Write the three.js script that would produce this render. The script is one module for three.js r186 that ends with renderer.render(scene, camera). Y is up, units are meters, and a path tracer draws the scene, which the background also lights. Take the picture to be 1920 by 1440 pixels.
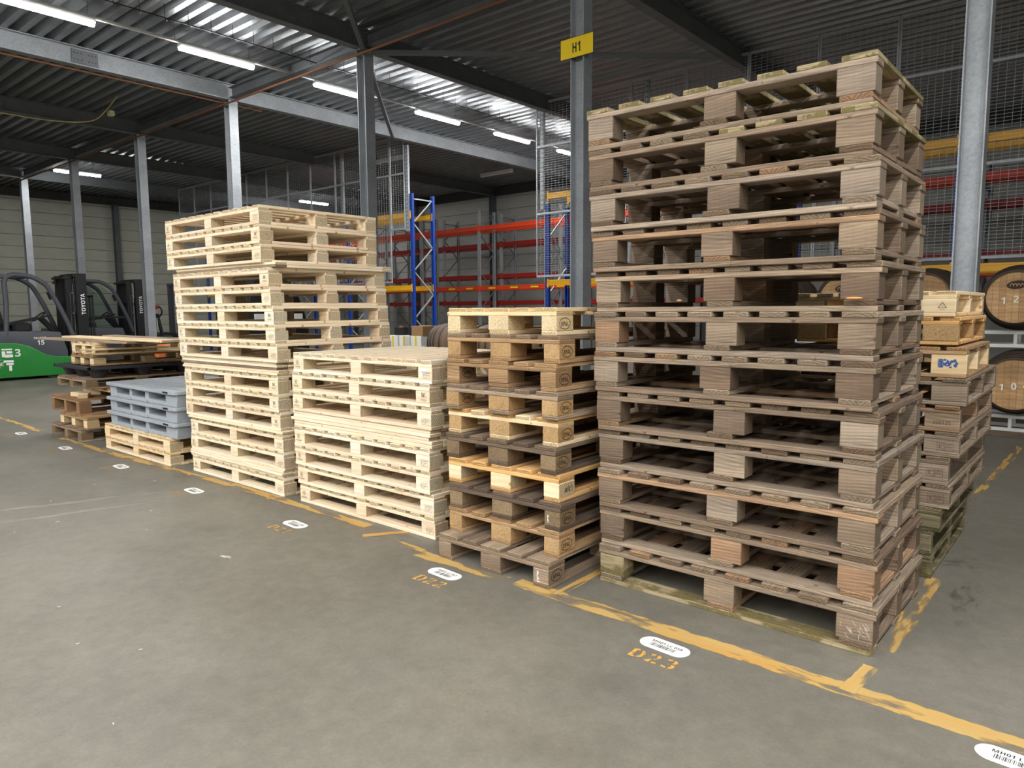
import * as THREE from 'three';
import { RectAreaLightUniformsLib } from 'three/addons/lights/RectAreaLightUniformsLib.js';
import { mergeGeometries, toCreasedNormals } from 'three/addons/utils/BufferGeometryUtils.js';

// ---------------------------------------------------------------- camera, exposure, lamps' common values
const scene = new THREE.Scene();
scene.background = new THREE.Color(0x050505);
const camera = new THREE.PerspectiveCamera(56.343, 1920 / 1440, 0.05, 80);
camera.position.set(0, 1.4414, 0);
camera.rotation.set(-0.1052, 0.7034, -0.0069, 'YXZ');
const renderer = new THREE.WebGLRenderer({ antialias: true });
renderer.toneMapping = THREE.LinearToneMapping;
renderer.toneMappingExposure = 1.1;
renderer.shadowMap.enabled = true;
RectAreaLightUniformsLib.init();
const LAMP_NITS = 175;          // light of one strip lamp
const LAMP_GLOW = 78;          // what the eye sees of its diffuser
const LAMP_COLOR = new THREE.Color(1.0, 0.985, 0.955);

// ---------------------------------------------------------------- helpers
function rng(seed) { let a = seed >>> 0; return () => { a = (a + 0x6D2B79F5) | 0; let t = Math.imul(a ^ (a >>> 15), 1 | a); t = (t + Math.imul(t ^ (t >>> 7), 61 | t)) ^ t; return ((t ^ (t >>> 14)) >>> 0) / 4294967296; }; }
const R0 = rng(77);
const rr = (r, a, b) => a + (b - a) * r();
const names = new Map();
function numbered(name) { const n = names.get(name) || 0; names.set(name, n + 1); return n ? `${name}_${String(n).padStart(3, '0')}` : name; }
function tag(o, label, category, group, kind) { o.userData.label = label; if (category) o.userData.category = category; if (group) o.userData.group = group; if (kind) o.userData.kind = kind; return o; }
function thing(name, label, category, pos = [0, 0, 0], turn = 0, group) {
  const o = new THREE.Group(); o.name = numbered(name); o.position.set(...pos); o.rotation.y = turn; scene.add(o);
  return tag(o, label, category, group);
}
function part(name, geo, mat, parent, pos, rot) {
  const m = new THREE.Mesh(geo, mat); m.name = parent === scene ? numbered(name) : name; m.castShadow = m.receiveShadow = true;
  if (pos) m.position.set(...pos); if (rot) m.rotation.set(...rot);
  parent.add(m); return m;
}
function structure(name, geo, mat, pos) { const m = part(name, geo, mat, scene, pos); m.userData.kind = 'structure'; return m; }

// periodic value noise
function makeNoise(seed) {
  const r = rng(seed), T = new Float32Array(65536); for (let i = 0; i < 65536; i++) T[i] = r();
  const s = t => t * t * (3 - 2 * t);
  return (x, y, px, py) => {
    const xi = Math.floor(x), yi = Math.floor(y), fx = s(x - xi), fy = s(y - yi);
    const X0 = ((xi % px) + px) % px, X1 = (X0 + 1) % px, Y0 = ((yi % py) + py) % py, Y1 = (Y0 + 1) % py;
    const h = (a, b) => T[(a * 157 + b * 419 + ((a * b) & 1023) * 7) & 65535];
    return (h(X0, Y0) * (1 - fx) + h(X1, Y0) * fx) * (1 - fy) + (h(X0, Y1) * (1 - fx) + h(X1, Y1) * fx) * fy;
  };
}
function dataTex(w, h, fn, srgb = true) {
  const d = new Uint8Array(w * h * 4);
  for (let j = 0; j < h; j++) for (let i = 0; i < w; i++) { const c = fn(i / w, j / h), k = (j * w + i) * 4; d[k] = Math.max(0, Math.min(255, c[0] * 255)); d[k + 1] = Math.max(0, Math.min(255, c[1] * 255)); d[k + 2] = Math.max(0, Math.min(255, c[2] * 255)); d[k + 3] = c.length > 3 ? Math.max(0, Math.min(255, c[3] * 255)) : 255; }
  const t = new THREE.DataTexture(d, w, h); t.wrapS = t.wrapT = THREE.RepeatWrapping; t.magFilter = THREE.LinearFilter; t.minFilter = THREE.LinearMipmapLinearFilter; t.generateMipmaps = true;
  if (srgb) t.colorSpace = THREE.SRGBColorSpace; t.needsUpdate = true; return t;
}
function canvasTex(w, h, draw) {
  const c = document.createElement('canvas'); c.width = w; c.height = h; const x = c.getContext('2d'); draw(x, w, h);
  const t = new THREE.CanvasTexture(c); t.colorSpace = THREE.SRGBColorSpace; t.anisotropy = 8; return t;
}
const N = makeNoise(5), N2 = makeNoise(91);
const fbm = (n, x, y, px, py, o = 4) => { let s = 0, a = .5, t = 0; for (let k = 0; k < o; k++) { s += a * n(x, y, px, py); t += a; x *= 2; y *= 2; px *= 2; py *= 2; a *= .5; } return s / t; };

// chamfered box: group 0 = long grain faces, group 1 = end grain faces; uv in metres, shifted per variant
const boxCache = new Map();
function plank(lx, ly, lz, long = -1, v = 0, c = 0.003) {
  const key = [lx.toFixed(3), ly.toFixed(3), lz.toFixed(3), long, v, c].join();
  if (boxCache.has(key)) return boxCache.get(key);
  const h = [lx / 2, ly / 2, lz / 2]; c = Math.min(c, Math.min(...h) * .5);
  if (long < 0) long = lx >= ly && lx >= lz ? 0 : (lz >= ly ? 2 : 1);
  const r = rng(v * 977 + 13), ou = r() * 1.6, ov = r() * .8;
  const side = [], end = [];
  const add = (pts, axis) => {
    const ctr = [0, 1, 2].map(k => pts.reduce((s, p) => s + p[k], 0) / pts.length);
    const a = pts[0], b = pts[1], d = pts[2], e1 = [0, 1, 2].map(k => b[k] - a[k]), e2 = [0, 1, 2].map(k => d[k] - a[k]);
    const n = [e1[1] * e2[2] - e1[2] * e2[1], e1[2] * e2[0] - e1[0] * e2[2], e1[0] * e2[1] - e1[1] * e2[0]];
    if (n[0] * ctr[0] + n[1] * ctr[1] + n[2] * ctr[2] < 0) pts = pts.slice().reverse();
    const isEnd = axis === long, out = isEnd ? end : side;
    const w = [0, 1, 2].filter(k => k !== long && k !== axis)[0];
    const uv = p => isEnd ? [(p[(long + 1) % 3] + ou) / .4, (p[(long + 2) % 3] + ov) / .4] : [(p[long] + ou) / 1.6, (p[w] + ov + axis * .21 + (ctr[axis] > 0 ? .11 : 0)) / .8];
    for (let k = 1; k < pts.length - 1; k++) for (const p of [pts[0], pts[k], pts[k + 1]]) out.push(p, uv(p));
  };
  const S = [-1, 1];
  for (let a = 0; a < 3; a++) {
    const b = (a + 1) % 3, d = (a + 2) % 3;
    for (const s of S) { const P = (sb, sd) => { const p = [0, 0, 0]; p[a] = s * h[a]; p[b] = sb * (h[b] - c); p[d] = sd * (h[d] - c); return p; }; add([P(-1, -1), P(1, -1), P(1, 1), P(-1, 1)], a); }
    for (const s of S) for (const t of S) {   // edges along axis d between faces a and b
      const P = (fa, sd) => { const p = [0, 0, 0]; p[a] = s * (h[a] - (fa ? 0 : c)); p[b] = t * (h[b] - (fa ? c : 0)); p[d] = sd * (h[d] - c); return p; };
      add([P(1, -1), P(1, 1), P(0, 1), P(0, -1)], a === long ? b : a);
    }
  }
  for (const x of S) for (const y of S) for (const z of S) add([[x * h[0], y * (h[1] - c), z * (h[2] - c)], [x * (h[0] - c), y * h[1], z * (h[2] - c)], [x * (h[0] - c), y * (h[1] - c), z * h[2]]], long === 0 ? 1 : 0);
  const all = side.concat(end), pos = [], uvs = [];
  for (let k = 0; k < all.length; k += 2) { pos.push(...all[k]); uvs.push(...all[k + 1]); }
  const g = new THREE.BufferGeometry();
  g.setAttribute('position', new THREE.Float32BufferAttribute(pos, 3)); g.setAttribute('uv', new THREE.Float32BufferAttribute(uvs, 2));
  g.computeVertexNormals(); g.addGroup(0, side.length / 2, 0); g.addGroup(side.length / 2, end.length / 2, 1);
  boxCache.set(key, g); return g;
}
// plain chamfered box moved into place, for merging
function bx(cx, cy, cz, lx, ly, lz, rot) { const g = plank(lx, ly, lz, -1, 0, Math.min(.004, Math.min(lx, ly, lz) * .2)).clone(); g.clearGroups(); if (rot) { g.rotateX(rot[0]); g.rotateY(rot[1]); g.rotateZ(rot[2]); } g.translate(cx, cy, cz); return g; }
function rod(a, b, r, n = 6) {
  const A = new THREE.Vector3(...a), B = new THREE.Vector3(...b), d = B.clone().sub(A), g = new THREE.CylinderGeometry(r, r, d.length(), n).toNonIndexed();
  g.applyQuaternion(new THREE.Quaternion().setFromUnitVectors(new THREE.Vector3(0, 1, 0), d.normalize())); g.translate((A.x + B.x) / 2, (A.y + B.y) / 2, (A.z + B.z) / 2); return g;
}
function bar(a, b, w, h) {   // rectangular bar from a to b
  const A = new THREE.Vector3(...a), B = new THREE.Vector3(...b), d = B.clone().sub(A), L = d.length(), g = new THREE.BoxGeometry(w, h, L).toNonIndexed();
  const m = new THREE.Matrix4().lookAt(B, A, Math.abs(d.y / L) > .95 ? new THREE.Vector3(0, 0, 1) : new THREE.Vector3(0, 1, 0)); g.applyMatrix4(m); g.translate((A.x + B.x) / 2, (A.y + B.y) / 2, (A.z + B.z) / 2); return g;
}
const merge = list => mergeGeometries(list.map(g => { const q = g.index ? g.toNonIndexed() : g; q.clearGroups(); return q; }));
function shapeGeo(pts, depth, bevel = 0) {
  const s = new THREE.Shape(pts.map(p => new THREE.Vector2(...p)));
  return new THREE.ExtrudeGeometry(s, { depth, bevelEnabled: bevel > 0, bevelSize: bevel, bevelThickness: bevel, bevelSegments: 2, curveSegments: 8 });
}
function iBeam(L, H, W, tw, tf) {   // along z, from 0 to L, bottom at y=0
  const w = W / 2, t = tw / 2;
  const g = shapeGeo([[-w, 0], [w, 0], [w, tf], [t, tf], [t, H - tf], [w, H - tf], [w, H], [-w, H], [-w, H - tf], [-t, H - tf], [-t, tf], [-w, tf]], L);
  return g;
}

// ---------------------------------------------------------------- textures
const woodTone = (u, v, knots, rf = 1) => {
  let wv = v; let k = 0;
  for (const [ku, kv, kr] of knots) { let du = u - ku; du -= Math.round(du); let dv = v - kv; dv -= Math.round(dv); const d2 = (du * du) * 9 / (kr * kr) + dv * dv / (kr * kr) * 2; wv += Math.sign(dv || 1) * kr * .5 * Math.exp(-d2 * .6); k = Math.max(k, Math.exp(-d2 * 3)); }
  const warp = fbm(N, u * 3, wv * 5, 3, 5, 2) * .09;
  const ring = .5 + .5 * Math.sin((wv + warp) * Math.PI * 2 * Math.round(22 * rf));
  const ring2 = .5 + .5 * Math.sin((wv + warp * 1.4) * Math.PI * 2 * 7);
  const fine = N2(u * 24, v * 220, 24, 220), coarse = fbm(N, u * 2, v * 6, 2, 6, 3);
  return { ring: ring * .6 + ring2 * .4, fine, coarse, knot: k };
};
const KN = (() => { const r = rng(31), o = []; for (let k = 0; k < 14; k++) o.push([r(), r(), .012 + r() * .016]); return o; })();
const texPine = dataTex(1024, 512, (u, v) => { const w = woodTone(u, v, KN), s = .96 - .075 * w.ring - .05 * (w.fine - .5) + .08 * (w.coarse - .5); const k = w.knot; return [s * (1 - .32 * k), s * (.985 - .02 * w.ring) * (1 - .47 * k), s * (.955 - .045 * w.ring) * (1 - .6 * k)]; });
const texRough = dataTex(1024, 512, (u, v) => { const w = woodTone(u, v, KN, 2.6), saw = N2(u * 300, v * 6, 300, 6), crack = Math.max(0, N(u * 7, v * 130, 7, 130) - .8) * 2.6; const s = .92 - .24 * w.ring * (.6 + .4 * w.coarse) - .16 * (w.fine - .5) + .22 * (w.coarse - .5) - .025 * (saw - .5) - .3 * crack; const k = w.knot; return [s * (1 - .35 * k), s * .975 * (1 - .42 * k), s * .94 * (1 - .5 * k)]; });
const bumpRough = dataTex(1024, 512, (u, v) => { const w = woodTone(u, v, KN, 2.6), saw = N2(u * 300, v * 6, 300, 6), crack = Math.max(0, N(u * 7, v * 130, 7, 130) - .8) * 2.6; const s = .6 - .2 * w.ring - .3 * (w.fine - .5) - .05 * (saw - .5) - .6 * crack; return [s, s, s]; }, false);
const texEnd = dataTex(512, 512, (u, v) => { const x = (u % .5) - .25, y = (v % .5) + .18, w = fbm(N, u * 6, v * 6, 6, 6, 3) * .03, d = Math.sqrt(x * x + y * y) + w; const ring = .5 + .5 * Math.sin(d * 2 * Math.PI * 34), f = N2(u * 180, v * 180, 180, 180), crack = Math.max(0, N(u * 40, v * 9, 40, 9) - .82) * 1.8; const s = .84 - .2 * ring - .2 * (f - .5) - .3 * crack; return [s, s * .96, s * .88]; });
const texChip = dataTex(512, 512, (u, v) => { const a = N(u * 60, v * 66, 60, 66), b = N2(u * 125, v * 115, 125, 115), c = N(u * 200, v * 200, 200, 200); let s = .84 + .12 * (a - .5) + .14 * (b - .5) + .08 * (c - .5); if (a < .14) s -= .07; return [s, s * .95, s * .85]; });
const texChipS = dataTex(1024, 512, (u, v) => { const a = N(u * 230, v * 130, 230, 130), b = N2(u * 450, v * 240, 450, 240), c = fbm(N, u * 12, v * 6, 12, 6, 3); let s = .86 + .12 * (a - .5) + .13 * (b - .5) + .14 * (c - .5); if (a < .14) s -= .07; return [s, s * .965, s * .9]; });
const texMoss = dataTex(1024, 512, (u, v) => { const w = woodTone(u, v, KN), p = fbm(N2, u * 14, v * 9, 14, 9, 5), g = N(u * 260, v * 150, 260, 150); const m = Math.max(0, Math.min(1, (p - .43) * 9)) * (.55 + .45 * g); const s = .84 - .16 * w.ring - .2 * (w.fine - .5) + .2 * (w.coarse - .5), q = .5 + .5 * g; return [s * (1 - m) + .62 * q * m, s * .97 * (1 - m) + .60 * q * m, s * .9 * (1 - m) + .42 * q * m]; });
const texConcrete = dataTex(1024, 1024, (u, v) => { const a = fbm(N, u * 5, v * 5, 5, 5, 6), b = fbm(N2, u * 60, v * 60, 60, 60, 3), sp = N(u * 420, v * 420, 420, 420), d = Math.max(0, fbm(N2, u * 9, v * 14, 9, 14, 4) - .6) * 1.4; let s = .86 + .17 * (a - .5) + .1 * (b - .5) + .06 * (sp - .5) - .1 * d; if (sp > .99) s += .05; if (sp < .012) s -= .2; const h = .02 * (fbm(N, u * 7 + 3, v * 7, 7, 7, 3) - .5); return [s * (1 + h), s * .985, s * (.93 - h)]; });
const texZinc = dataTex(512, 512, (u, v) => { const a = N(u * 26, v * 26, 26, 26), b = N2(u * 60 + a * 2, v * 60, 60, 60), c = fbm(N, u * 4, v * 4, 4, 4, 3); const s = .86 + .08 * (Math.floor(b * 6) / 6 - .5) + .1 * (c - .5); return [s, s, s]; });
const texZincRough = dataTex(256, 256, (u, v) => { const s = .55 + .35 * (fbm(N2, u * 8, v * 8, 8, 8, 4) - .5) + .15 * (N(u * 50, v * 50, 50, 50) - .5); return [s, s, s]; }, false);
const texPaint = dataTex(512, 512, (u, v) => { const s = .93 + .1 * (fbm(N, u * 5, v * 5, 5, 5, 4) - .5) + .05 * (N2(u * 120, v * 120, 120, 120) - .5); return [s, s, s]; });
const texOak = dataTex(512, 512, (u, v) => { const w = woodTone(u, v, []); const s = .9 - .12 * w.ring - .1 * (w.fine - .5) + .2 * (w.coarse - .5); return [s, s * .96, s * .9]; });

// ---------------------------------------------------------------- materials
const std = (o) => new THREE.MeshStandardMaterial(o);
const col = (r, g, b) => new THREE.Color().setRGB(r / 255, g / 255, b / 255, THREE.SRGBColorSpace);
function woodSet(list, map, bump, endDark = .85, bs = .0012, rough = .88, endMap = texEnd) {
  return list.map(c => { const k = col(...c); return [std({ color: k, map, bumpMap: bump, bumpScale: bs, roughness: rough }), std({ color: k.clone().multiplyScalar(endDark), map: endMap, roughness: .95 })]; });
}
const chipMat = c => [std({ color: col(...c), map: texChipS, roughness: .95 }), std({ color: col(...c), map: texChip, roughness: .95 })];
const WOOD = {
  fresh: woodSet([[255, 246, 228], [254, 242, 220], [253, 237, 215], [255, 248, 232], [254, 240, 214]], texPine, null, .92, .0006, .7),
  freshPink: woodSet([[250, 230, 206], [250, 233, 211]], texPine, null, .92, .0006, .7),
  brown: woodSet([[176, 161, 144], [166, 150, 132], [184, 169, 153], [170, 156, 142], [160, 142, 124]], texRough, bumpRough, .78),
  brownWarm: woodSet([[188, 157, 128], [182, 149, 121], [178, 159, 138]], texRough, bumpRough, .78),
  brownDark: woodSet([[142, 124, 108], [134, 114, 97], [150, 132, 115]], texRough, bumpRough, .82),
  mossy: woodSet([[204, 190, 160], [196, 184, 152]], texMoss, bumpRough, 1.0, .0014, .95, texMoss),
  green: woodSet([[162, 156, 130], [150, 146, 120], [170, 160, 134]], texMoss, bumpRough, .9),
  grey: woodSet([[174, 155, 136], [162, 142, 123], [184, 166, 146]], texRough, bumpRough, .8),
  dark: woodSet([[132, 115, 100], [114, 99, 86], [142, 124, 107]], texRough, bumpRough, .9),
  epalPale: woodSet([[250, 230, 194], [246, 222, 182], [251, 234, 202]], texPine, null, .92),
  epalOrange: woodSet([[240, 198, 140], [233, 190, 130]], texPine, null, .95),
  epalMid: woodSet([[208, 175, 136], [198, 164, 124], [188, 155, 118]], texRough, bumpRough, .9),
  chipPale: [[240, 224, 194]].map(c => chipMat(c)), chip: [[202, 172, 132], [192, 161, 121]].map(c => chipMat(c)), chipDark: [[154, 136, 112], [138, 120, 98]].map(c => chipMat(c)),
  press: woodSet([[184, 148, 116], [174, 138, 106]], texRough, bumpRough, .9),
};
const zinc = (c, rough = .48, metal = .72) => std({ color: col(...c), map: texZinc, roughness: rough, roughnessMap: null, metalness: metal });
const MAT = {
  zinc: zinc([186, 192, 198], .5, .4), zincDull: zinc([140, 145, 150], .6, .4), zincDark: zinc([112, 116, 120], .62, .4), zincWire: zinc([206, 212, 218], .6, .3),
  deck: zinc([168, 173, 178], .38, .6),
  rust: std({ color: col(124, 82, 58), roughness: .8, metalness: .2 }),
  blue: std({ color: col(24, 66, 160), roughness: .42 }), yellow: std({ color: col(238, 178, 26), roughness: .4 }), orange: std({ color: col(214, 66, 30), roughness: .42 }), red: std({ color: col(150, 32, 24), roughness: .5 }),
  wall: std({ color: col(188, 190, 176), roughness: .6, map: texPaint }), wallGrey: std({ color: col(186, 186, 180), roughness: .6, map: texPaint }),
  black: std({ color: col(26, 27, 30), roughness: .45 }), blackMatte: std({ color: col(30, 30, 32), roughness: .8 }), charcoal: std({ color: col(76, 80, 88), roughness: .5 }), chrome: std({ color: col(200, 200, 205), roughness: .2, metalness: .9 }),
  green: std({ color: col(46, 140, 62), roughness: .32, map: texPaint }), white: std({ color: col(240, 240, 238), roughness: .6 }), sign: std({ color: col(240, 208, 24), roughness: .4 }),
  greyPlastic: std({ color: col(172, 180, 188), roughness: .5, map: texPaint }), blackPlastic: std({ color: col(44, 46, 50), roughness: .55 }),
  whiteSteel: std({ color: col(214, 216, 212), roughness: .45 }), glass: new THREE.MeshPhysicalMaterial({ color: col(210, 222, 220), transmission: 1, roughness: .05, thickness: 0 }),
  oak: std({ color: col(206, 170, 128), map: texOak, roughness: .7 }), oakDark: std({ color: col(108, 90, 76), map: texRough, bumpMap: bumpRough, bumpScale: .001, roughness: .8 }), oakWet: std({ color: col(158, 134, 112), map: texRough, bumpMap: bumpRough, bumpScale: .002, roughness: .6 }), hoop: std({ color: col(88, 82, 78), roughness: .5, metalness: .7 }),
  cardboard: std({ color: col(176, 138, 100), roughness: .9, map: texPaint }), redPaint: std({ color: col(200, 36, 44), roughness: .4 }), lime: std({ color: col(226, 236, 36), roughness: .4 }),
  bluePlastic: std({ color: col(40, 92, 190), roughness: .4 }),
};
// ================================================================ the hall
const X0 = -31.1, X1 = 10.4, ZB = -20.7, ZF = 14, DECK = 5.95;
{ // floor
  const W = X1 - X0, D = ZF - ZB, g = new THREE.PlaneGeometry(W, D, 200, 160); g.rotateX(-Math.PI / 2); g.translate((X0 + X1) / 2, 0, (ZB + ZF) / 2);
  const p = g.attributes.position, c = [], uv = g.attributes.uv;
  for (let i = 0; i < p.count; i++) {
    const x = p.getX(i), z = p.getZ(i), a = fbm(N, x * .45 + 40, z * .45 + 40, 997, 997, 4), b = fbm(N2, x * 1.1 + 80, z * .35 + 50, 997, 997, 3);
    const s = 1 + .2 * (a - .5) + .12 * (b - .5); c.push(.25 * s, .243 * s, .229 * s);
    uv.setXY(i, x / 3.1, z / 3.1);
  }
  g.setAttribute('color', new THREE.Float32BufferAttribute(c, 3));
  structure('floor', g, std({ vertexColors: true, map: texConcrete, bumpMap: texConcrete, bumpScale: .0008, roughness: .52 }));
  structure('floor_slab', new THREE.BoxGeometry(W, .2, D), std({ color: col(120, 118, 110), roughness: .9 }), [(X0 + X1) / 2, -.106, (ZB + ZF) / 2]);
}
function wallOf(name, along, at, a, b, facing, mat) {   // horizontal cladding panels with recessed joints
  const L = b - a, w = structure(name, along === 'z' ? new THREE.BoxGeometry(.2, 6.4, L) : new THREE.BoxGeometry(L, 6.4, .2), MAT.zincDark, along === 'z' ? [at - facing * .14, 3.2, (a + b) / 2] : [(a + b) / 2, 3.2, at - facing * .14]);
  const ph = .427, g = along === 'z' ? plank(.04, ph - .012, L, 2, 0, .004) : plank(L, ph - .012, .04, 0, 0, .004);
  for (let k = 0; k < 15; k++) part('wall_panel', g, [mat, mat], w, along === 'z' ? [facing * .12, -3.2 + ph * (k + .5), 0] : [0, -3.2 + ph * (k + .5), facing * .12]);
}
wallOf('wall_left', 'z', X0, ZB, ZF, 1, MAT.wall);
wallOf('wall_back', 'x', ZB, X0, X1, 1, MAT.wallGrey);
wallOf('wall_right', 'z', X1, ZB, ZF, -1, MAT.wallGrey);
wallOf('wall_front', 'x', ZF, X0, X1, -1, MAT.wallGrey);
{ // profiled steel roof deck, ribs running along x
  const pos = [], uvs = [], pitch = .25, n = Math.ceil((ZF - ZB) / pitch), P = [];
  for (let k = 0; k < n; k++) { const z = ZB + k * pitch; P.push([z, DECK], [z + .10, DECK], [z + .14, DECK + .105], [z + .21, DECK + .105]); }
  P.push([ZB + n * pitch, DECK]);
  for (let k = 0; k < P.length - 1; k++) {
    const [z0, y0] = P[k], [z1, y1] = P[k + 1];
    for (const q of [[X0, y0, z0], [X1, y0, z0], [X1, y1, z1], [X0, y0, z0], [X1, y1, z1], [X0, y1, z1]]) { pos.push(...q); uvs.push(q[0] / 1.5, (q[2] + q[1]) / .9); }
  }
  const g = new THREE.BufferGeometry(); g.setAttribute('position', new THREE.Float32BufferAttribute(pos, 3)); g.setAttribute('uv', new THREE.Float32BufferAttribute(uvs, 2)); g.computeVertexNormals();
  MAT.deck.side = THREE.DoubleSide; structure('ceiling', g, MAT.deck);
  structure('roof_slab', new THREE.BoxGeometry(X1 - X0 + .4, .15, ZF - ZB + .4), MAT.zincDark, [(X0 + X1) / 2, DECK + .2, (ZB + ZF) / 2]);
}
const COLX = [-26.808, -22.526, -18.245, -13.964, -9.683, -5.402, -1.121, 3.16, 7.44], COLZ = -7.764, BEAMY = 5.63;
{ // steel frame: beams along z, ties along x, columns
  const bg = iBeam(ZF - ZB - .1, DECK - BEAMY - .004, .16, .01, .014);
  const plates = []; const hole = new THREE.CylinderGeometry(.012, .012, .012, 8); hole.rotateZ(Math.PI / 2);
  COLX.forEach((x, i) => {
    const b = structure('roof_beam', bg, i === 3 ? MAT.zinc : MAT.zincDull, [x, BEAMY, ZB + .05]);
    if (i === 2 || i === 3) for (const dz of [15.55 + (i === 2 ? .3 : 0)]) {   // bolted splice plate on the web
      const pl = part('splice_plate', plank(.012, .23, .42, 2, 0, .002), [MAT.zincDull, MAT.zincDull], b, [.02, .16, dz]);
      for (let r = 0; r < 2; r++) for (let c = 0; c < 6; c++) part('bolt', hole, MAT.zincDark, pl, [.01, -.055 + r * .11, -.17 + c * .055 + (c > 2 ? .06 : 0)]);
    }
  });
  const ties = []; for (let i = 0; i < COLX.length - 1; i++) { const L = COLX[i + 1] - COLX[i] - .17, g = iBeam(L, .2, .16, .008, .01); g.rotateY(Math.PI / 2); structure('roof_tie', g, MAT.zincDull, [COLX[i] + .085, 5.66, COLZ]); }
  // columns: flanges face x, web faces z
  const cg = (() => { const g = iBeam(BEAMY, .2, .19, .0075, .012); /* section x=W,y=H; we want web facing z */ g.translate(0, -.1, 0); g.rotateZ(Math.PI / 2); g.rotateX(-Math.PI / 2); return g; })();
  for (const x of COLX) {
    const c = structure('column', cg, MAT.zinc, [x, 0, COLZ]);
    part('head_plate', plank(.26, .015, .24, 0, 0, .002), [MAT.zincDull, MAT.zincDull], c, [0, BEAMY - .008, 0]);
    part('base_plate', plank(.32, .02, .32, 0, 0, .002), [MAT.zincDull, MAT.zincDull], c, [0, .011, 0]);
  }
  for (const x of COLX) structure('wall_column', cg, MAT.zincDark, [x, 0, ZB + .23]);
  for (const z of [-3.48, COLZ, -12.04, -16.32]) structure('wall_column', cg, MAT.zincDark, [X0 + .2, 0, z]);
  const wt = iBeam(ZF - ZB - .1, .3, .14, .01, .014); structure('wall_beam', wt, MAT.zincDark, [X0 + .12, BEAMY, ZB + .05]);
  const wb = iBeam(X1 - X0 - .6, .3, .14, .01, .014); wb.rotateY(Math.PI / 2); structure('wall_beam', wb, MAT.zincDark, [X0 + .3, BEAMY, ZB + .12]);
  // roof bracing
  for (const [a, b, l] of [[[-9.6, 5.6, -7.84], [-5.48, 5.6, -11.7], 'grey flat steel brace from the dark column head towards the sign column beam'], [[-9.76, 5.6, -7.84], [-13.9, 5.6, -11.95], 'pale flat steel brace crossing under the strip lamps'], [[-9.6, 5.6, -7.68], [-5.48, 5.6, -3.5], 'grey flat steel brace rising over the aisle from the dark column head']])
    tag(part('roof_brace', bar(a, b, .07, .07), MAT.zincDull, scene), l, 'brace');
}
// rusty pipe below the tie and below the pale beam
tag(part('sprinkler_pipe', merge([rod([-31, 5.53, -7.62], [10, 5.53, -7.62], .02, 8)]), MAT.rust, scene), 'thin rusty pipe running under the ceiling past the column heads', 'pipe');
tag(part('sprinkler_pipe', rod([-14.06, 5.59, 8], [-14.06, 5.59, -8.5], .016, 8), MAT.rust, scene), 'thin rusty pipe clipped under the pale galvanised roof beam', 'pipe');
// wire with hooks beside the strip lamps
{ const t = thing('hook_wire', 'dark steel wire with bent hooks hung under the bright roof deck', 'wire', [-11.0, 5.72, -4.2]);
  part('wire', rod([0, 0, 6], [0, 0, -9.2], .009, 5), MAT.black, t);
  const hk = merge([rod([0, 0, 0], [0, .2, 0], .005, 4), rod([0, 0, 0], [.03, -.06, 0], .005, 4), rod([.03, -.06, 0], [.07, -.05, 0], .005, 4)]);
  for (let k = 0; k < 42; k++) part('hook', hk, MAT.black, t, [0, 0, 5.8 - k * .355]);
}
{ const t = thing('cable_run', 'pale yellow cable with a junction box below the third roof beam', 'cable', [-17.8, 5.58, -4.6]);
  const cv = new THREE.CatmullRomCurve3([[-.25, -.02, 3], [-.25, -.02, 0], [-.2, -.02, -1.2], [.4, -.04, -1.75], [1.1, .02, -1.8], [1.6, .3, -1.9]].map(p => new THREE.Vector3(...p)));
  part('cable', new THREE.TubeGeometry(cv, 40, .012, 6), std({ color: col(206, 196, 120), roughness: .6 }), t);
  part('junction_box', plank(.16, .1, .1, 0, 0, .01), [std({ color: col(196, 194, 150), roughness: .6 }), std({ color: col(196, 194, 150), roughness: .6 })], t, [1.35, -.02, -1.85]);
}
// ---------------------------------------------------------------- strip lamps
const lampBody = shapeGeo([[-.05, 0], [.05, 0], [.045, .05], [-.045, .05]], 1.3), lampGlow = (() => { const s = []; for (let k = 0; k <= 10; k++) { const a = Math.PI + Math.PI * k / 10; s.push([Math.cos(a) * .055, Math.sin(a) * .06]); } return shapeGeo(s, 1.28); })();
const glowMat = std({ color: 0xffffff, emissive: LAMP_COLOR, emissiveIntensity: LAMP_GLOW, roughness: .5 }), offMat = std({ color: col(190, 192, 190), roughness: .4 });
const LAMPY = 5.66;
function stripLamp(x, z, lit, label, group, turn = 0, hung = false) {   // z = near end
  const t = thing('strip_lamp', label, 'lamp', [x, LAMPY, z], turn, group);
  part('housing', lampBody, MAT.white, t, [0, 0, -1.3]);
  const d = part('diffuser', lampGlow, lit ? glowMat : offMat, t, [0, 0, -1.29]);
  if (hung) for (const q of [-.2, -1.1]) part('hanger', rod([0, .05, q], [0, DECK - LAMPY, q], .004, 5), MAT.zincDull, t);
  if (lit) { const l = new THREE.RectAreaLight(LAMP_COLOR, LAMP_NITS, .1, 1.26); l.name = 'lamp_light'; l.position.set(0, -.066, -.65); l.rotation.set(-Math.PI / 2, 0, 0); l.castShadow = true; t.add(l); }
}
const rail = (x, za, zb, label) => { const t = thing('lamp_rail', label, 'rail', [x, LAMPY + .0715, (za + zb) / 2]); part('profile', plank(.05, .04, Math.abs(zb - za), 2, 0, .004), [MAT.whiteSteel, MAT.whiteSteel], t); for (let z = -Math.abs(zb - za) / 2 + .4; z < Math.abs(zb - za) / 2; z += 1.27) part('hanger', rod([0, .02, z], [0, DECK - LAMPY - .072, z], .004, 5), MAT.zincDull, t); };
rail(-11.82, 12, -17.5, 'white trunking rail linking the strip lamps over the new pallets');
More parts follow.
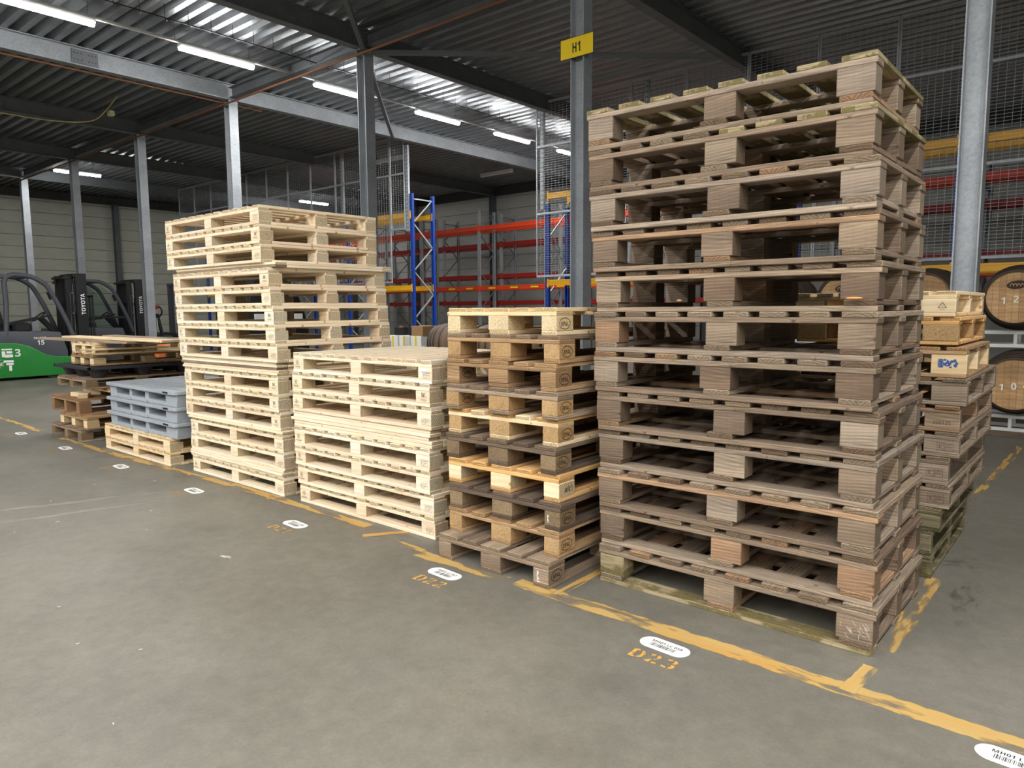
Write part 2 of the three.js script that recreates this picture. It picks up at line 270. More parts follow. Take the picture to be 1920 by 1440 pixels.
for (let k = -1; k <= 4; k++) stripLamp(-11.82, -5.73 - 2.545 * k, true, 'lit white strip lamp in the row under the bright roof deck', 'lit strip lamps in the aisle row');
for (const [x, w] of [[-7.54, 'the tall pale stack'], [-3.26, 'the euro pallets'], [5.3, 'the open side']]) rail(x, 12, -1.4, `white trunking rail over the loading floor opposite ${w}`);
rail(1.02, 12, -5.2, 'white trunking rail passing over the floor beside the tallest stack'); stripLamp(1.02, -3.18, true, 'lit white strip lamp hung beside the tallest stack', null);
for (const x of [-11.82, -7.54, -3.26, 1.02, 5.3]) for (let k = 0; k < (x > 0 ? 7 : x < -11 ? 4 : 6); k++) stripLamp(x, 11 - k * 1.8, true, 'lit white strip lamp over the loading floor opposite the stacks', 'lit strip lamps over the loading floor');
stripLamp(-24.66, -7.95, true, 'lit strip lamp behind the column near the parked forklifts', null, 0, true); stripLamp(-24.66, -16.4, true, 'lit strip lamp glowing behind the wire mesh cage', null, 0, true);
stripLamp(-24.66, -5.2, false, 'unlit strip lamp above the green forklift', null, 0, true);
stripLamp(-16.78, -13.73, false, 'unlit grey strip lamp hung over the gap between the racks', 'unlit strip lamps over the orange racks', -Math.PI / 2, true); stripLamp(-15.9, -17.3, false, 'unlit grey strip lamp hung over the gap between the racks', 'unlit strip lamps over the orange racks', -Math.PI / 2, true);
// ================================================================ pallets
const ORD = ['lowest', 'second', 'third', 'fourth', 'fifth', 'sixth', 'seventh', 'eighth', 'ninth', 'tenth', 'eleventh', 'twelfth', 'thirteenth', 'fourteenth'];
const pick = (r, set) => set[Math.floor(r() * set.length)];
function piece(name, parent, pos, size, mats, r, jit = .002, long = -1) {
  const m = part(name, plank(size[0], size[1], size[2], long, Math.floor(r() * 7)), mats, parent, [pos[0] + rr(r, -jit, jit), pos[1], pos[2] + rr(r, -jit, jit)]);
  m.rotation.y = rr(r, -jit, jit) * 1.2; return m;
}
function mix(r, list) { let t = r(); for (const [set, w] of list) { if (t < w) return pick(r, set); t -= w; } return pick(r, list[0][0]); }
// flat marks burnt, printed or stuck on blocks
const mark = (w, h, draw, color) => { const t = canvasTex(w, h, draw); return std({ map: t, transparent: true, roughness: .9 }); };
const ink = (x, c) => { x.fillStyle = c; x.strokeStyle = c; x.textAlign = 'center'; x.textBaseline = 'middle'; };
const MARK = {
  epal: mark(256, 160, (x, w, h) => { ink(x, 'rgba(52,34,20,.86)'); x.lineWidth = 9; x.beginPath(); x.ellipse(w / 2, h / 2, w / 2 - 10, h / 2 - 10, 0, 0, 7); x.stroke(); x.font = 'bold 74px sans-serif'; x.fillText('EPAL', w / 2, h / 2 + 4, w * .66); }),
  uic: mark(256, 160, (x, w, h) => { ink(x, 'rgba(22,16,12,.92)'); x.font = 'italic bold 104px sans-serif'; x.fillText('uic', w / 2, h / 2 - 4); x.lineWidth = 9; x.beginPath(); x.ellipse(w * .52, h * .52, w * .44, h * .4, 0, -.7, .6); x.stroke(); }),
  ht: mark(256, 160, (x, w, h) => { ink(x, 'rgba(110,78,52,.62)'); x.lineWidth = 5; x.strokeRect(18, 12, w - 36, h - 24); x.beginPath(); x.moveTo(78, 12); x.lineTo(78, h - 12); x.stroke(); x.font = 'bold 40px sans-serif'; x.fillText('DE-RP1', 160, 42, 130); x.fillText('49065', 160, 84, 120); x.fillText('HT', 122, 124); x.lineWidth = 6; x.beginPath(); x.moveTo(50, 130); x.lineTo(50, 40); for (let k = 0; k < 4; k++) { x.moveTo(50, 50 + k * 18); x.lineTo(34, 40 + k * 18); x.moveTo(50, 50 + k * 18); x.lineTo(66, 40 + k * 18); } x.stroke(); }),
  wheel: mark(200, 200, (x, w, h) => { ink(x, 'rgba(84,58,38,.72)'); x.lineWidth = 7; x.beginPath(); x.arc(100, 66, 50, 0, 7); x.stroke(); for (let k = 0; k < 3; k++) { x.save(); x.translate(100, 66); x.rotate(k * 2.094 + .4); x.beginPath(); x.moveTo(0, -42); x.lineTo(0, 0); x.lineTo(26, -20); x.moveTo(0, -30); x.lineTo(-18, -14); x.stroke(); x.restore(); } x.font = 'bold 48px sans-serif'; x.fillText('1170/1430', 100, 158, 190); }),
  w: mark(200, 160, (x, w, h) => { ink(x, 'rgba(40,26,14,.85)'); x.font = 'italic bold 92px serif'; x.fillText('W.', 100, 52); x.font = '48px sans-serif'; x.fillText('170924', 92, 126, 150); }),
  tri: mark(160, 160, (x, w, h) => { ink(x, 'rgba(60,44,30,.8)'); x.lineWidth = 9; x.lineJoin = 'round'; x.beginPath(); x.moveTo(80, 18); x.lineTo(142, 108); x.lineTo(18, 108); x.closePath(); x.stroke(); x.font = '24px sans-serif'; x.fillText('FSC', 80, 78); x.fillText('48 MM', 80, 138); }),
  num: mark(256, 96, (x, w, h) => { ink(x, 'rgba(88,58,38,.7)'); x.font = '78px monospace'; x.fillText('308125', 128, 50, 240); }),
  blue: mark(256, 128, (x, w, h) => { x.fillStyle = 'rgba(38,92,168,.8)'; const r = rng(9); for (let k = 0; k < 46; k++) { const cw = 10 + r() * 26; x.fillRect(r() * (w - 40), r() * (h - 24), cw, 8 + r() * 20); } for (let k = 0; k < 9; k++) x.fillRect(8 + k * 7, 6, 5, 112); }),
  sticker: std({ map: canvasTex(128, 80, (x, w, h) => { x.fillStyle = '#f4f4f6'; x.fillRect(0, 0, w, h); x.fillStyle = '#8a90a0'; x.fillRect(12, 22, 44, 6); x.fillRect(12, 36, 52, 6); x.fillRect(12, 50, 40, 6); }), roughness: .5 }),
  scrawl: mark(256, 160, (x, w, h) => { x.strokeStyle = 'rgba(236,230,222,.55)'; x.lineWidth = 4; const r = rng(4); for (let k = 0; k < 22; k++) { x.beginPath(); const a = 20 + r() * 200, b = 14 + r() * 110; x.moveTo(a, b); x.lineTo(a + (r() < .5 ? 34 : 0), b + (r() < .5 ? 0 : 40)); x.stroke(); } }),
  chalk: mark(64, 128, (x, w, h) => { x.fillStyle = 'rgba(232,228,222,.75)'; const r = rng(14); x.beginPath(); x.moveTo(10, 20); for (let k = 0; k < 9; k++) x.lineTo(10 + r() * 46, 12 + k * 13); x.lineTo(12, 118); x.fill(); }),
};
const planeCache = new Map();
function stamp(block, kind, w, h, face, size, dx = 0, dy = 0) {
  const k = w + 'x' + h; if (!planeCache.has(k)) planeCache.set(k, new THREE.PlaneGeometry(w, h));
  const o = .0014, m = part(kind === 'sticker' ? 'sticker' : 'stamp', planeCache.get(k), MARK[kind], block);
  if (face === 'z') m.position.set(dx, dy, size[2] / 2 + o); else { m.rotation.y = Math.PI / 2; m.position.set(size[0] / 2 + o, dy, dx); }
  m.castShadow = false; return m;
}
// generic block pallet, origin at base centre. o: W(x) D(z) layers etc.
function pallet(t, o, r) {
  const { W, D } = o, out = { blocks: {} }; let y = 0;
  const bt = o.bt;                                  // board thickness
  const zf = D / 2;
  // bottom boards
  if (o.base === 'x') { // boards along x over cross boards along z (two layers)
    for (const k of [-1, 0, 1]) { const w = o.runW; piece('bottom_board', t, [o.inset || 0, bt / 2, k * (zf - w / 2)], [W - (o.short || 0), bt, w], k === 1 && o.bottomFront ? pick(r, o.bottomFront) : o.wood(r), r); }
    y = bt;
    for (const k of [-1, 0, 1]) { const w = o.crossW; piece('cross_board', t, [k * (W / 2 - w / 2 - .012), y + bt / 2, 0], [w, bt, D], o.wood(r), r); }
    y += bt;
  } else if (o.base === 'z') { // three runners along z
    for (const k of [-1, 0, 1]) { const w = k ? o.bw[0] : o.bw[1]; piece('bottom_board', t, [k * (W / 2 - w / 2), bt / 2, 0], [w, bt, D], o.wood(r), r); }
    y = bt;
  } else { // perimeter base in one layer
    for (const k of [-1, 1]) piece('bottom_board', t, [0, bt / 2, k * (zf - o.runW / 2)], [W, bt, o.runW], o.wood(r), r);
    for (const k of [-1, 0, 1]) piece('bottom_board', t, [k * (W / 2 - o.runW / 2), bt / 2, 0], [o.runW, bt, D - 2 * o.runW - .004], o.wood(r), r);
    y = bt;
  }
  // blocks
  for (const kx of [-1, 0, 1]) for (const kz of [-1, 0, 1]) {
    const w = kx ? o.bw[0] : o.bw[1], d = kz ? o.bd[0] : o.bd[1], s = [w, o.bh, d];
    const px = kx * (W / 2 - w / 2 - (o.bin || 0)) + (kx === 0 && kz === 1 ? (o.midShift || 0) : 0), b = piece('block', t, [px, y + o.bh / 2, kz * (zf - d / 2 - (o.binz || 0))], s, o.block ? o.block(r) : o.wood(r), r, .003, 0);
    out.blocks[kx + ',' + kz] = [b, s];
  }
  y += o.bh;
  for (const k of [-1, 0, 1]) { const w = o.strW; piece('stringer_board', t, [0, y + bt / 2, k * (zf - w / 2)], [W, bt, w], o.woodStr ? o.woodStr(r) : o.wood(r), r); }
  y += bt;
  // deck boards along z
  let x = -W / 2; const widths = o.deck(r), gap = (W - widths.reduce((a, b) => a + b, 0)) / (widths.length - 1);
  widths.forEach((w, i) => { const db = piece('deck_board', t, [x + w / 2, y + bt / 2, 0], [w, bt, D - (o.deckShort || 0)], (o.woodDeck || o.wood)(r, i), r, .003); if (o.lift) db.position.z += rr(r, -o.lift, o.lift); x += w + gap; });
  out.top = y + bt; return out;
}
// ---------------------------------------------------------------- tall weathered brown stack
{
  const top = [2.432, 2.23, 2.013, 1.807, 1.589, 1.389, 1.192, 1.002, .811, .611, .395, .202];
  const xl = [-2.146, -2.119, -2.102, -2.10, -2.096, -2.09, -2.085, -2.072, -2.066, -2.053, -2.045, -2.035], xr = [-.78, -.774, -.751, -.746, -.736, -.738, -.732, -.722, -.719, -.707, -.70, -.692];
  const dz = [0, .01, .03, .01, -.01, 0, .01, .0, -.015, .01, 0, .02];
  for (let k = 0; k < 12; k++) {
    const i = 11 - k, r = rng(100 + k), base = k * .2027, W = 1.352, cx = (xl[i] + xr[i]) / 2;
    const t = thing('block_pallet', `weathered brown block pallet with eight deck boards, ${ORD[k]}${k ? ' from the floor' : ''} in the tallest stack`, 'pallet', [cx, base, -3.125 - .428 + dz[i]], rr(r, -.008, .008), 'weathered pallets of the tallest stack');
    const wood = rx => mix(rx, [[WOOD.brown, .56], [WOOD.brownWarm, .12], [WOOD.brownDark, .32]]);
    const o = { W, D: .856, bt: .0242, bh: .1055, base: 'x', runW: .1, crossW: .125, bw: [.145, .15], bd: [.1, .1], strW: .1, bin: .006, short: .02, midShift: rr(r, -.03, .05), wood, deck: () => [.13, .115, .115, .12, .115, .115, .12, .135], lift: .004,
      woodDeck: k === 11 ? rx => pick(rx, WOOD.mossy) : k === 10 ? (rx, j) => j > 3 ? pick(rx, WOOD.mossy) : wood(rx) : undefined, bottomFront: k === 0 ? WOOD.mossy : undefined };
    const q = pallet(t, o, r);
    if (k === 0) { const [b, s] = q.blocks['1,1']; stamp(b, 'scrawl', .13, .09, 'z', s); q.blocks['-1,1'][0].material = WOOD.mossy[0]; }
  }
}
// ---------------------------------------------------------------- pooled euro pallets
{
  const x0 = [-2.964, -2.955, -2.948, -2.975, -2.985, -2.988, -2.97, -2.984, -2.986, -2.99], z0 = [-2.822, -2.905, -2.9, -2.922, -2.92, -2.94, -2.91, -2.935, -2.937, -2.95];
  const look = ['grey', 'mid', 'darkchip', 'orange', 'chipdark', 'newchip', 'chipgrey', 'midblock', 'brownchip', 'fresh'];
  const word = { grey: 'worn grey-brown euro pallet standing out on the floor', mid: 'brown euro pallet with pale chipboard blocks', darkchip: 'blackened euro pallet with dark chipboard blocks', orange: 'orange-tinted euro pallet with black lettering', chipdark: 'dark grey euro pallet with chipboard blocks', newchip: 'pale boarded euro pallet with grey chipboard blocks', chipgrey: 'grey boarded euro pallet with chipboard blocks', midblock: 'brown euro pallet with smooth wooden blocks', brownchip: 'old brown euro pallet with dark chipped blocks', fresh: 'fresh pale euro pallet' };
  for (let k = 0; k < 10; k++) {
    const r = rng(300 + k), L = look[k];
    const W = { grey: [WOOD.grey, WOOD.grey], mid: [WOOD.epalMid, WOOD.chip], darkchip: [WOOD.dark, WOOD.chipDark], orange: [WOOD.epalOrange, WOOD.epalPale], chipdark: [WOOD.dark, WOOD.chipDark], newchip: [WOOD.epalPale, WOOD.chip], chipgrey: [WOOD.grey, WOOD.chip], midblock: [WOOD.epalMid, WOOD.epalMid], brownchip: [WOOD.epalMid, WOOD.chip], fresh: [WOOD.epalPale, WOOD.chipPale] }[L];
    const t = thing('euro_pallet', `${word[L]}, ${k === 9 ? 'topmost' : ORD[k]}${k && k < 9 ? ' from the floor' : ''} in the mixed stack`, 'pallet', [x0[k] + .4, k * .1445, z0[k] - .6], rr(r, -.012, .012), 'euro pallets of the mixed stack');
    const q = pallet(t, { W: .8, D: 1.2, bt: .022, bh: .078, base: 'z', bw: [.1, .145], bd: [.145, .145], strW: .145, wood: rx => pick(rx, W[0]), block: rx => pick(rx, W[1]), deck: () => [.143, .1, .143, .1, .143], lift: .006,
      woodDeck: L === 'newchip' ? (rx, i) => pick(rx, i % 2 ? WOOD.epalPale : WOOD.epalOrange) : L === 'brownchip' ? rx => pick(rx, WOOD.grey) : undefined }, r);
    const [b, s] = q.blocks['1,1'];
    stamp(b, L === 'orange' ? 'uic' : 'epal', .1, .066, 'x', s, rr(r, -.01, .012), 0);
    if (L === 'chipgrey' || L === 'midblock') { const [b2, s2] = q.blocks['-1,1']; stamp(b2, 'epal', .1, .066, 'x', s2, 0, 0); }
    if (L === 'grey') stamp(b, 'chalk', .04, .075, 'z', s, -.01, 0);
    if (L === 'darkchip') stamp(b, 'chalk', .03, .05, 'z', s, -.02, 0);
  }
}
// ---------------------------------------------------------------- new pale pallets
function newPallet(cx, base, cz, W, D, H, label, group, seed, marks) {
  const r = rng(seed), t = thing('slatted_pallet', label, 'pallet', [cx, base, cz], rr(r, -.004, .004), group), wood = rx => mix(rx, [[WOOD.fresh, .88], [WOOD.freshPink, .12]]), n = 11, bw = (W - 10 * .05) / n;
  const q = pallet(t, { W, D, bt: .0222, bh: H - 3 * .0222 - .0006, base: 'p', runW: .1, bw: [.125, .11], bd: [.12, .12], strW: .1, wood, block: rx => mix(rx, [[WOOD.fresh, .75], [WOOD.freshPink, .25]]), deck: () => Array(n).fill(bw), lift: .004 }, r);
  const [bl, sl] = q.blocks['-1,1'], [br, sr] = q.blocks['1,1'];
  if (marks !== 0) { stamp(bl, 'wheel', .07, .07, 'z', sl, -.01, 0); if (marks === 'w') stamp(br, 'w', .08, .064, 'z', sr, .01, 0); else stamp(br, 'ht', .075, .047, 'z', sr, .015, -.008); if (marks === 'sticker') stamp(br, 'sticker', .056, .036, 'z', sr, -.01, .012); }
  return t;
}
function lidStack(cx, base, cz, W, D, n, where, seed, H) {
  const r = rng(seed), th = H / n;
  for (let k = 0; k < n; k++) {
    const t = thing('flat_deck_pallet', `thin pale board deck, ${ORD[k]}${k ? ' up' : ''} of the thin ones ${where}`, 'flat deck', [cx + rr(r, -.02, .02), base + k * th, cz + rr(r, -.012, .012)], rr(r, -.007, .007), 'thin board decks between the new pallets');
    const set = rx => mix(rx, [[WOOD.fresh, .9], [WOOD.grey, .1]]);
    const front = set(r);
    for (const q of [-1, 1]) piece('edge_board', t, [0, th / 2, q * (D / 2 - .05)], [W, th - .001, .1], q > 0 ? front : set(r), r);
    for (let j = 0; j < 6; j++) piece('deck_board', t, [-W / 2 + .09 + j * (W - .18) / 5, th / 2, 0], [.18, th - .001, D - .204], set(r), r);
  }
}
{ // stack beside the euro pallets: seven pallets with lids between
  const z = -3.01 - .56, W = 1.47, G = 'new pallets of the waist-high stack';
  let y = 0; const xs = [-3.928, -3.93, -3.945, -3.945];
  for (let k = 0; k < 4; k++) { newPallet(xs[k], y, z + [0, .01, .02, .02][k], W, 1.12, .1445, `pale new slatted pallet, ${ORD[k]}${k ? ' from the floor' : ''} in the waist-high stack`, G, 500 + k); y += .1445; }
  lidStack(-3.955, y, z + .01, W + .02, 1.13, 5, 'of the waist-high stack', 520, .118); y += .118;
  for (let k = 4; k < 7; k++) { newPallet(-3.925 + (k === 6 ? .01 : -.012), y, z + .02, W + .02, 1.12, .1445, `pale new slatted pallet, ${k === 6 ? 'topmost of' : ORD[k] + ' from the floor in'} the waist-high stack`, G, 500 + k, k === 5 ? 'w' : k === 6 ? 'sticker' : 1); y += .1445; }
}
{ // tall new stack: 14 pallets, lids at four levels
  const G = 'new pallets of the tall pale stack', z = -3.0 - .56; let y = 0, k = 0;
  const groups = [[1, -5.6, 1.475], [2, -5.6, 1.49], [3, -5.65, 1.52], [5, -5.655, 1.56], [3, -5.79, 1.56]], lids = [[3, .06], [1, .02], [5, .1], [2, .042]];
  groups.forEach(([n, cx, W], gi) => {
    for (let j = 0; j < n; j++) { newPallet(cx + (gi === 3 ? -.016 * j + .03 : 0), y, z - (gi > 2 ? -.03 : 0), W, 1.12, .1437, `pale new slatted pallet, ${k === 13 ? 'topmost of' : ORD[k] + (k ? ' from the floor' : '') + ' in'} the tall pale stack`, G, 600 + k, [8, 10, 12].includes(k) || [3, 4, 5].includes(k) ? 'w' : 1); y += .1437; k++; }
    if (lids[gi]) { lidStack(cx, y, z, W + .02, 1.13, lids[gi][0], ['low in', 'between tiers of', 'halfway up', 'high in'][gi] + ' the tall pale stack', 700 + gi, lids[gi][1]); y += lids[gi][1]; }
  });
}
{ // two honey pallets under the plastic ones
  for (let k = 0; k < 2; k++) {
    const r = rng(800 + k), W = 1.5, t = thing('slatted_pallet', k ? 'honey pale slatted pallet directly under the grey plastic pallets' : 'honey pale slatted pallet on the floor below the grey plastic ones', 'pallet', [-7.4, k * .1315, -2.935 - .5], 0, 'honey pallets under the plastic ones');
    const wood = rx => mix(rx, [[WOOD.epalPale, .6], [WOOD.fresh, .4]]);
    pallet(t, { W, D: 1.0, bt: .022, bh: .1315 - .0665, base: 'p', runW: .1, bw: [.13, .12], bd: [.13, .13], strW: .1, wood, deck: () => Array(11).fill(.1) }, r);
  }
}
// grey plastic pallets
{
  const W = 1.56, D = 1.0, H = .1485, r8 = (x, y, w, h, q) => { const s = new THREE.Path(); s.moveTo(x + q, y); s.lineTo(x + w - q, y); s.quadraticCurveTo(x + w, y, x + w, y + q); s.lineTo(x + w, y + h - q); s.lineTo(x, y + h); s.lineTo(x, y + q); s.quadraticCurveTo(x, y, x + q, y); return s; };
  const body = new THREE.Shape(); body.moveTo(-W / 2 + .04, 0); body.lineTo(W / 2 - .05, 0); body.lineTo(W / 2 - .03, .112); body.lineTo(-W / 2 + .03, .112); body.closePath();
  for (const [x, w] of [[-.61, .34], [-.23, .32], [.15, .38]]) body.holes.push(r8(x, .028, w, .08, .012));
  const bg = new THREE.ExtrudeGeometry(body, { depth: D - .08, bevelEnabled: true, bevelSize: .006, bevelThickness: .006, bevelSegments: 1, curveSegments: 4 }); bg.translate(0, .006, -D / 2 + .04);
  const lid = new THREE.Shape(); { const a = W / 2, b = D / 2, q = .05; lid.moveTo(-a + q, -b); lid.lineTo(a - q, -b); lid.quadraticCurveTo(a, -b, a, -b + q); lid.lineTo(a, b - q); lid.quadraticCurveTo(a, b, a - q, b); lid.lineTo(-a + q, b); lid.quadraticCurveTo(-a, b, -a, b - q); lid.lineTo(-a, -b + q); lid.quadraticCurveTo(-a, -b, -a + q, -b); }
  for (let i = 0; i < 17; i++) for (let j = 0; j < 9; j++) { const x = -W / 2 + .1 + i * .081, y = -D / 2 + .09 + j * .0955, p = new THREE.Path(); p.moveTo(x, y); p.lineTo(x + .055, y); p.lineTo(x + .055, y + .06); p.lineTo(x, y + .06); p.closePath(); lid.holes.push(p); }
  const lg = new THREE.ExtrudeGeometry(lid, { depth: .024, bevelEnabled: true, bevelSize: .004, bevelThickness: .004, bevelSegments: 1, curveSegments: 5 }); lg.rotateX(-Math.PI / 2); lg.translate(0, .1205, 0);
  for (let k = 0; k < 3; k++) {
    const t = thing('plastic_pallet', `grey plastic grid-top pallet with three openings, ${['lowest', 'middle', 'topmost'][k]} of three`, 'pallet', [-7.28 + k * .012, .2632 + k * (H + .0005), -2.935 - .49], 0, 'grey plastic pallets');
    part('body', bg, MAT.greyPlastic, t); part('grid_top', lg, MAT.greyPlastic, t);
    for (const x of [-.255, .125]) part('rib', plank(.05, .03, .03, 0, 0, .006), [MAT.greyPlastic, MAT.greyPlastic], t, [x, .016, D / 2 - .03]);
    part('label_plate', plank(.1, .016, .003, 0, 0, .001), [MAT.black, MAT.black], t, [W / 2 - .17, .134, D / 2 + .005]);
  }
}
// ---------------------------------------------------------------- mixed old stack
{
  const G = 'old pallets of the untidy far stack';
  const mk = (name, label, cx, y, cz, o, seed) => { const t = thing(name, label, 'pallet', [cx, y, cz], o.turn || 0, G), r = rng(seed); pallet(t, Object.assign({ bt: .022, base: 'z', bw: [.1, .1], bd: [.13, .13], strW: .12, deck: () => [.13, .1, .13, .1, .13], lift: .01 }, o), r); return t; };
  const P = s => rx => pick(rx, s);
  mk('wooden_pallet', 'grey weathered wooden pallet at the bottom of the untidy stack', -9.14, 0, -2.88 - .6, { W: .92, D: 1.2, bh: .078, wood: P(WOOD.grey), block: P(WOOD.chipDark) }, 901);
  mk('wooden_pallet', 'honey coloured wooden pallet lying over the grey weathered one', -8.95, .145, -2.88 - .62, { W: .8, D: 1.2, bh: .076, wood: P(WOOD.epalMid), block: P(WOOD.epalPale) }, 902);
  mk('wooden_pallet', 'brown thick-bodied pallet with small offcuts on its corner', -9.17, .288, -2.9 - .6, { W: .86, D: 1.2, bh: .118, wood: P(WOOD.press), bw: [.09, .06], deck: () => [.24, .2, .2, .2] }, 903);
  for (const [x, y, z, s, a, l] of [[-9.06, .473, -3.02, [.2, .05, .1], .15, 'pale wooden offcut lying along the thick brown pallet corner'], [-8.86, .473, -3.0, [.18, .05, .1], -.5, 'pale wooden offcut lying askew on the thick brown pallet'], [-9.12, .473, -3.2, [.22, .07, .09], .6, 'dull wooden offcut behind the two pale ones']]) { const m = tag(part('wood_offcut', plank(...s, 0, 3), pick(R0, WOOD.epalPale), scene, [x, y + s[1] / 2, z], [0, a, 0]), l, 'offcut', 'offcuts on the brown pallet'); }
  { const t = thing('wooden_pallet', 'thin orange-brown board pallet squeezed above the offcuts', 'pallet', [-8.86, .473, -3.62]), r = rng(905);
    for (const k of [-1, 0, 1]) piece('frame_board', t, [0, .085, k * .45], [.8, .022, .1], pick(r, WOOD.epalOrange), r);
    for (let k = 0; k < 5; k++) piece('deck_board', t, [-.34 + k * .17, .109, 0], [.12, .022, 1.0], pick(r, WOOD.epalMid), r);
    for (const a of [-1, 1]) for (const b of [-1, 1]) piece('block', t, [a * .33, .036, b * .4 - .08], [.1, .072, .1], pick(r, WOOD.epalMid), r); }
  mk('wooden_pallet', 'dark grey wooden pallet with chipboard blocks under the black plastic pallet', -8.93, .596, -2.9 - .6, { W: .86, D: 1.2, bh: .058, base: 'z', wood: P(WOOD.grey), block: P(WOOD.chipDark), bt: .0195 }, 904);
  { // black plastic pallet on tapered feet
    const t = thing('plastic_pallet', 'black plastic nestable pallet with tapered hollow feet', 'pallet', [-8.93, .714, -2.92 - .6]);
    const grid = []; for (let i = 0; i < 11; i++) grid.push(bx(-.5 + i * .1, .112, 0, .028, .02, 1.2)); for (let j = 0; j < 13; j++) grid.push(bx(0, .112, -.58 + j * .0967, 1.0, .02, .028));
    part('deck_grid', merge(grid), MAT.blackPlastic, t);
    part('rim', merge([bx(-.505, .11, 0, .03, .034, 1.24), bx(.505, .11, 0, .03, .034, 1.24), bx(0, .11, -.605, 1.04, .034, .03), bx(0, .11, .605, 1.04, .034, .03)]), MAT.blackPlastic, t);
    const foot = new THREE.CylinderGeometry(.125, .075, .1, 4, 1, true); foot.rotateY(Math.PI / 4); MAT.blackPlastic.side = THREE.DoubleSide;
    for (const a of [-1, 0, 1]) for (const b of [-1, 0, 1]) { const f = part('foot', foot, MAT.blackPlastic, t, [a * .38, .05, b * .47]); part('sole', plank(.1, .006, .1, 0, 0, .001), [MAT.blackPlastic, MAT.blackPlastic], f, [0, -.047, 0]); }
  }
  mk('wooden_pallet', 'small honey pallet lying on the black plastic pallet', -8.86, .843, -3.0 - .6, { W: .66, D: 1.2, bh: .062, base: 'z', wood: P(WOOD.epalMid), block: P(WOOD.epalPale), bt: .02, deck: () => [.1, .09, .09, .1] }, 906);
  mk('wooden_pallet', 'pale honey pallet topmost of the untidy stack under the long planks', -8.8, .967, -3.0 - .6, { W: .68, D: 1.2, bh: .072, base: 'z', wood: P(WOOD.epalPale), block: P(WOOD.epalPale), bt: .021, deck: () => [.1, .09, .09, .1] }, 907);
  const r = rng(910);
  [[-8.93, 1.102, -3.1, 2.3, .2, .05, 'long grey plank lying across the untidy stack, lower layer'], [-8.8, 1.102, -3.42, 2.6, .18, -.03, 'long grey plank behind the lower one across the untidy stack'], [-8.45, 1.127, -3.22, 2.5, .2, .03, 'long pale plank topmost across the untidy stack'], [-8.4, 1.127, -3.5, 2.2, .17, -.04, 'long brown plank at the back of the untidy stack top']].forEach(([x, y, z, L, w, a, l], i) => tag(part('long_plank', plank(L, .023, w, 0, i), pick(r, i === 2 ? WOOD.epalPale : WOOD.grey), scene, [x, y + .0115, z], [0, a, 0]), l, 'plank', 'planks on the untidy stack'));
  tag(part('splinter_board', plank(.9, .02, .06, 0, 2), WOOD.epalPale[1], scene, [-8.41, 1.03, -3.3], [0, 1.52, .0]), 'loose pale broken slat leaning in the side of the untidy stack', 'slat');
}
// ---------------------------------------------------------------- stack behind the tall brown one
{
  const xr = [-.69, -.688, -.656, -.621, -.627, -.59, -.594, -.575, -.585, -.625, -.642], y0 = [0, .128, .258, .388, .512, .66, .792, .93, 1.072, 1.24, 1.384], hh = [.127, .129, .129, .123, .147, .131, .137, .141, .158, .143, .131];
  const deps = [1.12, 1.12, 1.12, 1.2, 1.2, 1.16, 1.16, 1.16, .86, .96, .94], sets = [WOOD.green, WOOD.green, WOOD.green, WOOD.brown, WOOD.brown, WOOD.brown, WOOD.brownWarm, WOOD.brown, WOOD.epalMid, WOOD.epalOrange, WOOD.epalPale];
  const words = ['green mossy pallet standing on the floor behind the tallest stack', 'green mossy pallet with a knotted corner block, second from the floor behind the tallest stack', 'green mossy pallet, third from the floor behind the tallest stack', 'brown pallet with a stamped corner block, just above the mossy ones', 'brown pallet with a stamped corner block, second above the mossy ones', 'brown pallet with a boxed stamp, third above the mossy ones', 'warm brown pallet with a printed number on its block', 'grey-brown nailed pallet just under the blue-printed one', 'worn pallet with smeared blue print on its block', 'orange pallet with chipboard blocks', 'pale fresh pallet with a triangle stamp on its block'];
  for (let k = 0; k < 11; k++) {
    const r = rng(1000 + k), W = k > 7 ? .8 : 1.1, t = thing('wooden_pallet', words[k], 'pallet', [xr[k] - W / 2, y0[k], -4.22 - deps[k] / 2], rr(r, -.01, .01), 'pallets of the stack behind the tallest one');
    const H = hh[k], three = k === 8 || k >= 9, bt = .0195;
    const q = pallet(t, { W, D: deps[k], bt, bh: H - 3 * bt - .001, base: 'p', runW: .1, bw: [.16, .12], bd: [.06, .06], strW: .1, wood: rx => pick(rx, sets[k]), block: k === 9 ? rx => pick(rx, WOOD.chip) : k === 8 ? rx => pick(rx, WOOD.epalPale) : undefined, deck: () => Array(7).fill(W > 1 ? .11 : .09), lift: .01 }, r);
    const [b, s] = q.blocks['1,1'];
    if (k === 10) stamp(b, 'tri', .05, .05, 'z', s, .02, -.002); if (k === 8) stamp(b, 'blue', .1, .05, 'z', s, 0, .005); if (k === 6) stamp(b, 'num', .09, .034, 'z', s, 0, -.01); if (k === 3 || k === 4 || k === 5) stamp(b, 'ht', .085, .053, 'z', s, .02, 0);
  }
}
for (const [x, y, w, l] of [[-.83, 1.4665, .035, 'orange foam blob squeezed under the corner block of the tallest stack'], [-1.6, 1.4665, .014, 'small orange foam blob under the middle block of the tallest stack']]) { const g = new THREE.SphereGeometry(1, 14, 8), p = g.attributes.position, r = rng(5); for (let i = 0; i < p.count; i++) { const k = 1 + .3 * (N(p.getX(i) * 3 + 9, p.getZ(i) * 3 + 9, 99, 99) - .5); p.setXYZ(i, p.getX(i) * k, p.getY(i), p.getZ(i) * k); } g.scale(w, .005, .012); g.computeVertexNormals(); tag(part('foam_blob', g, std({ color: col(222, 150, 88), roughness: .8 }), scene, [x, y + .006, -3.112]), l, 'foam'); }
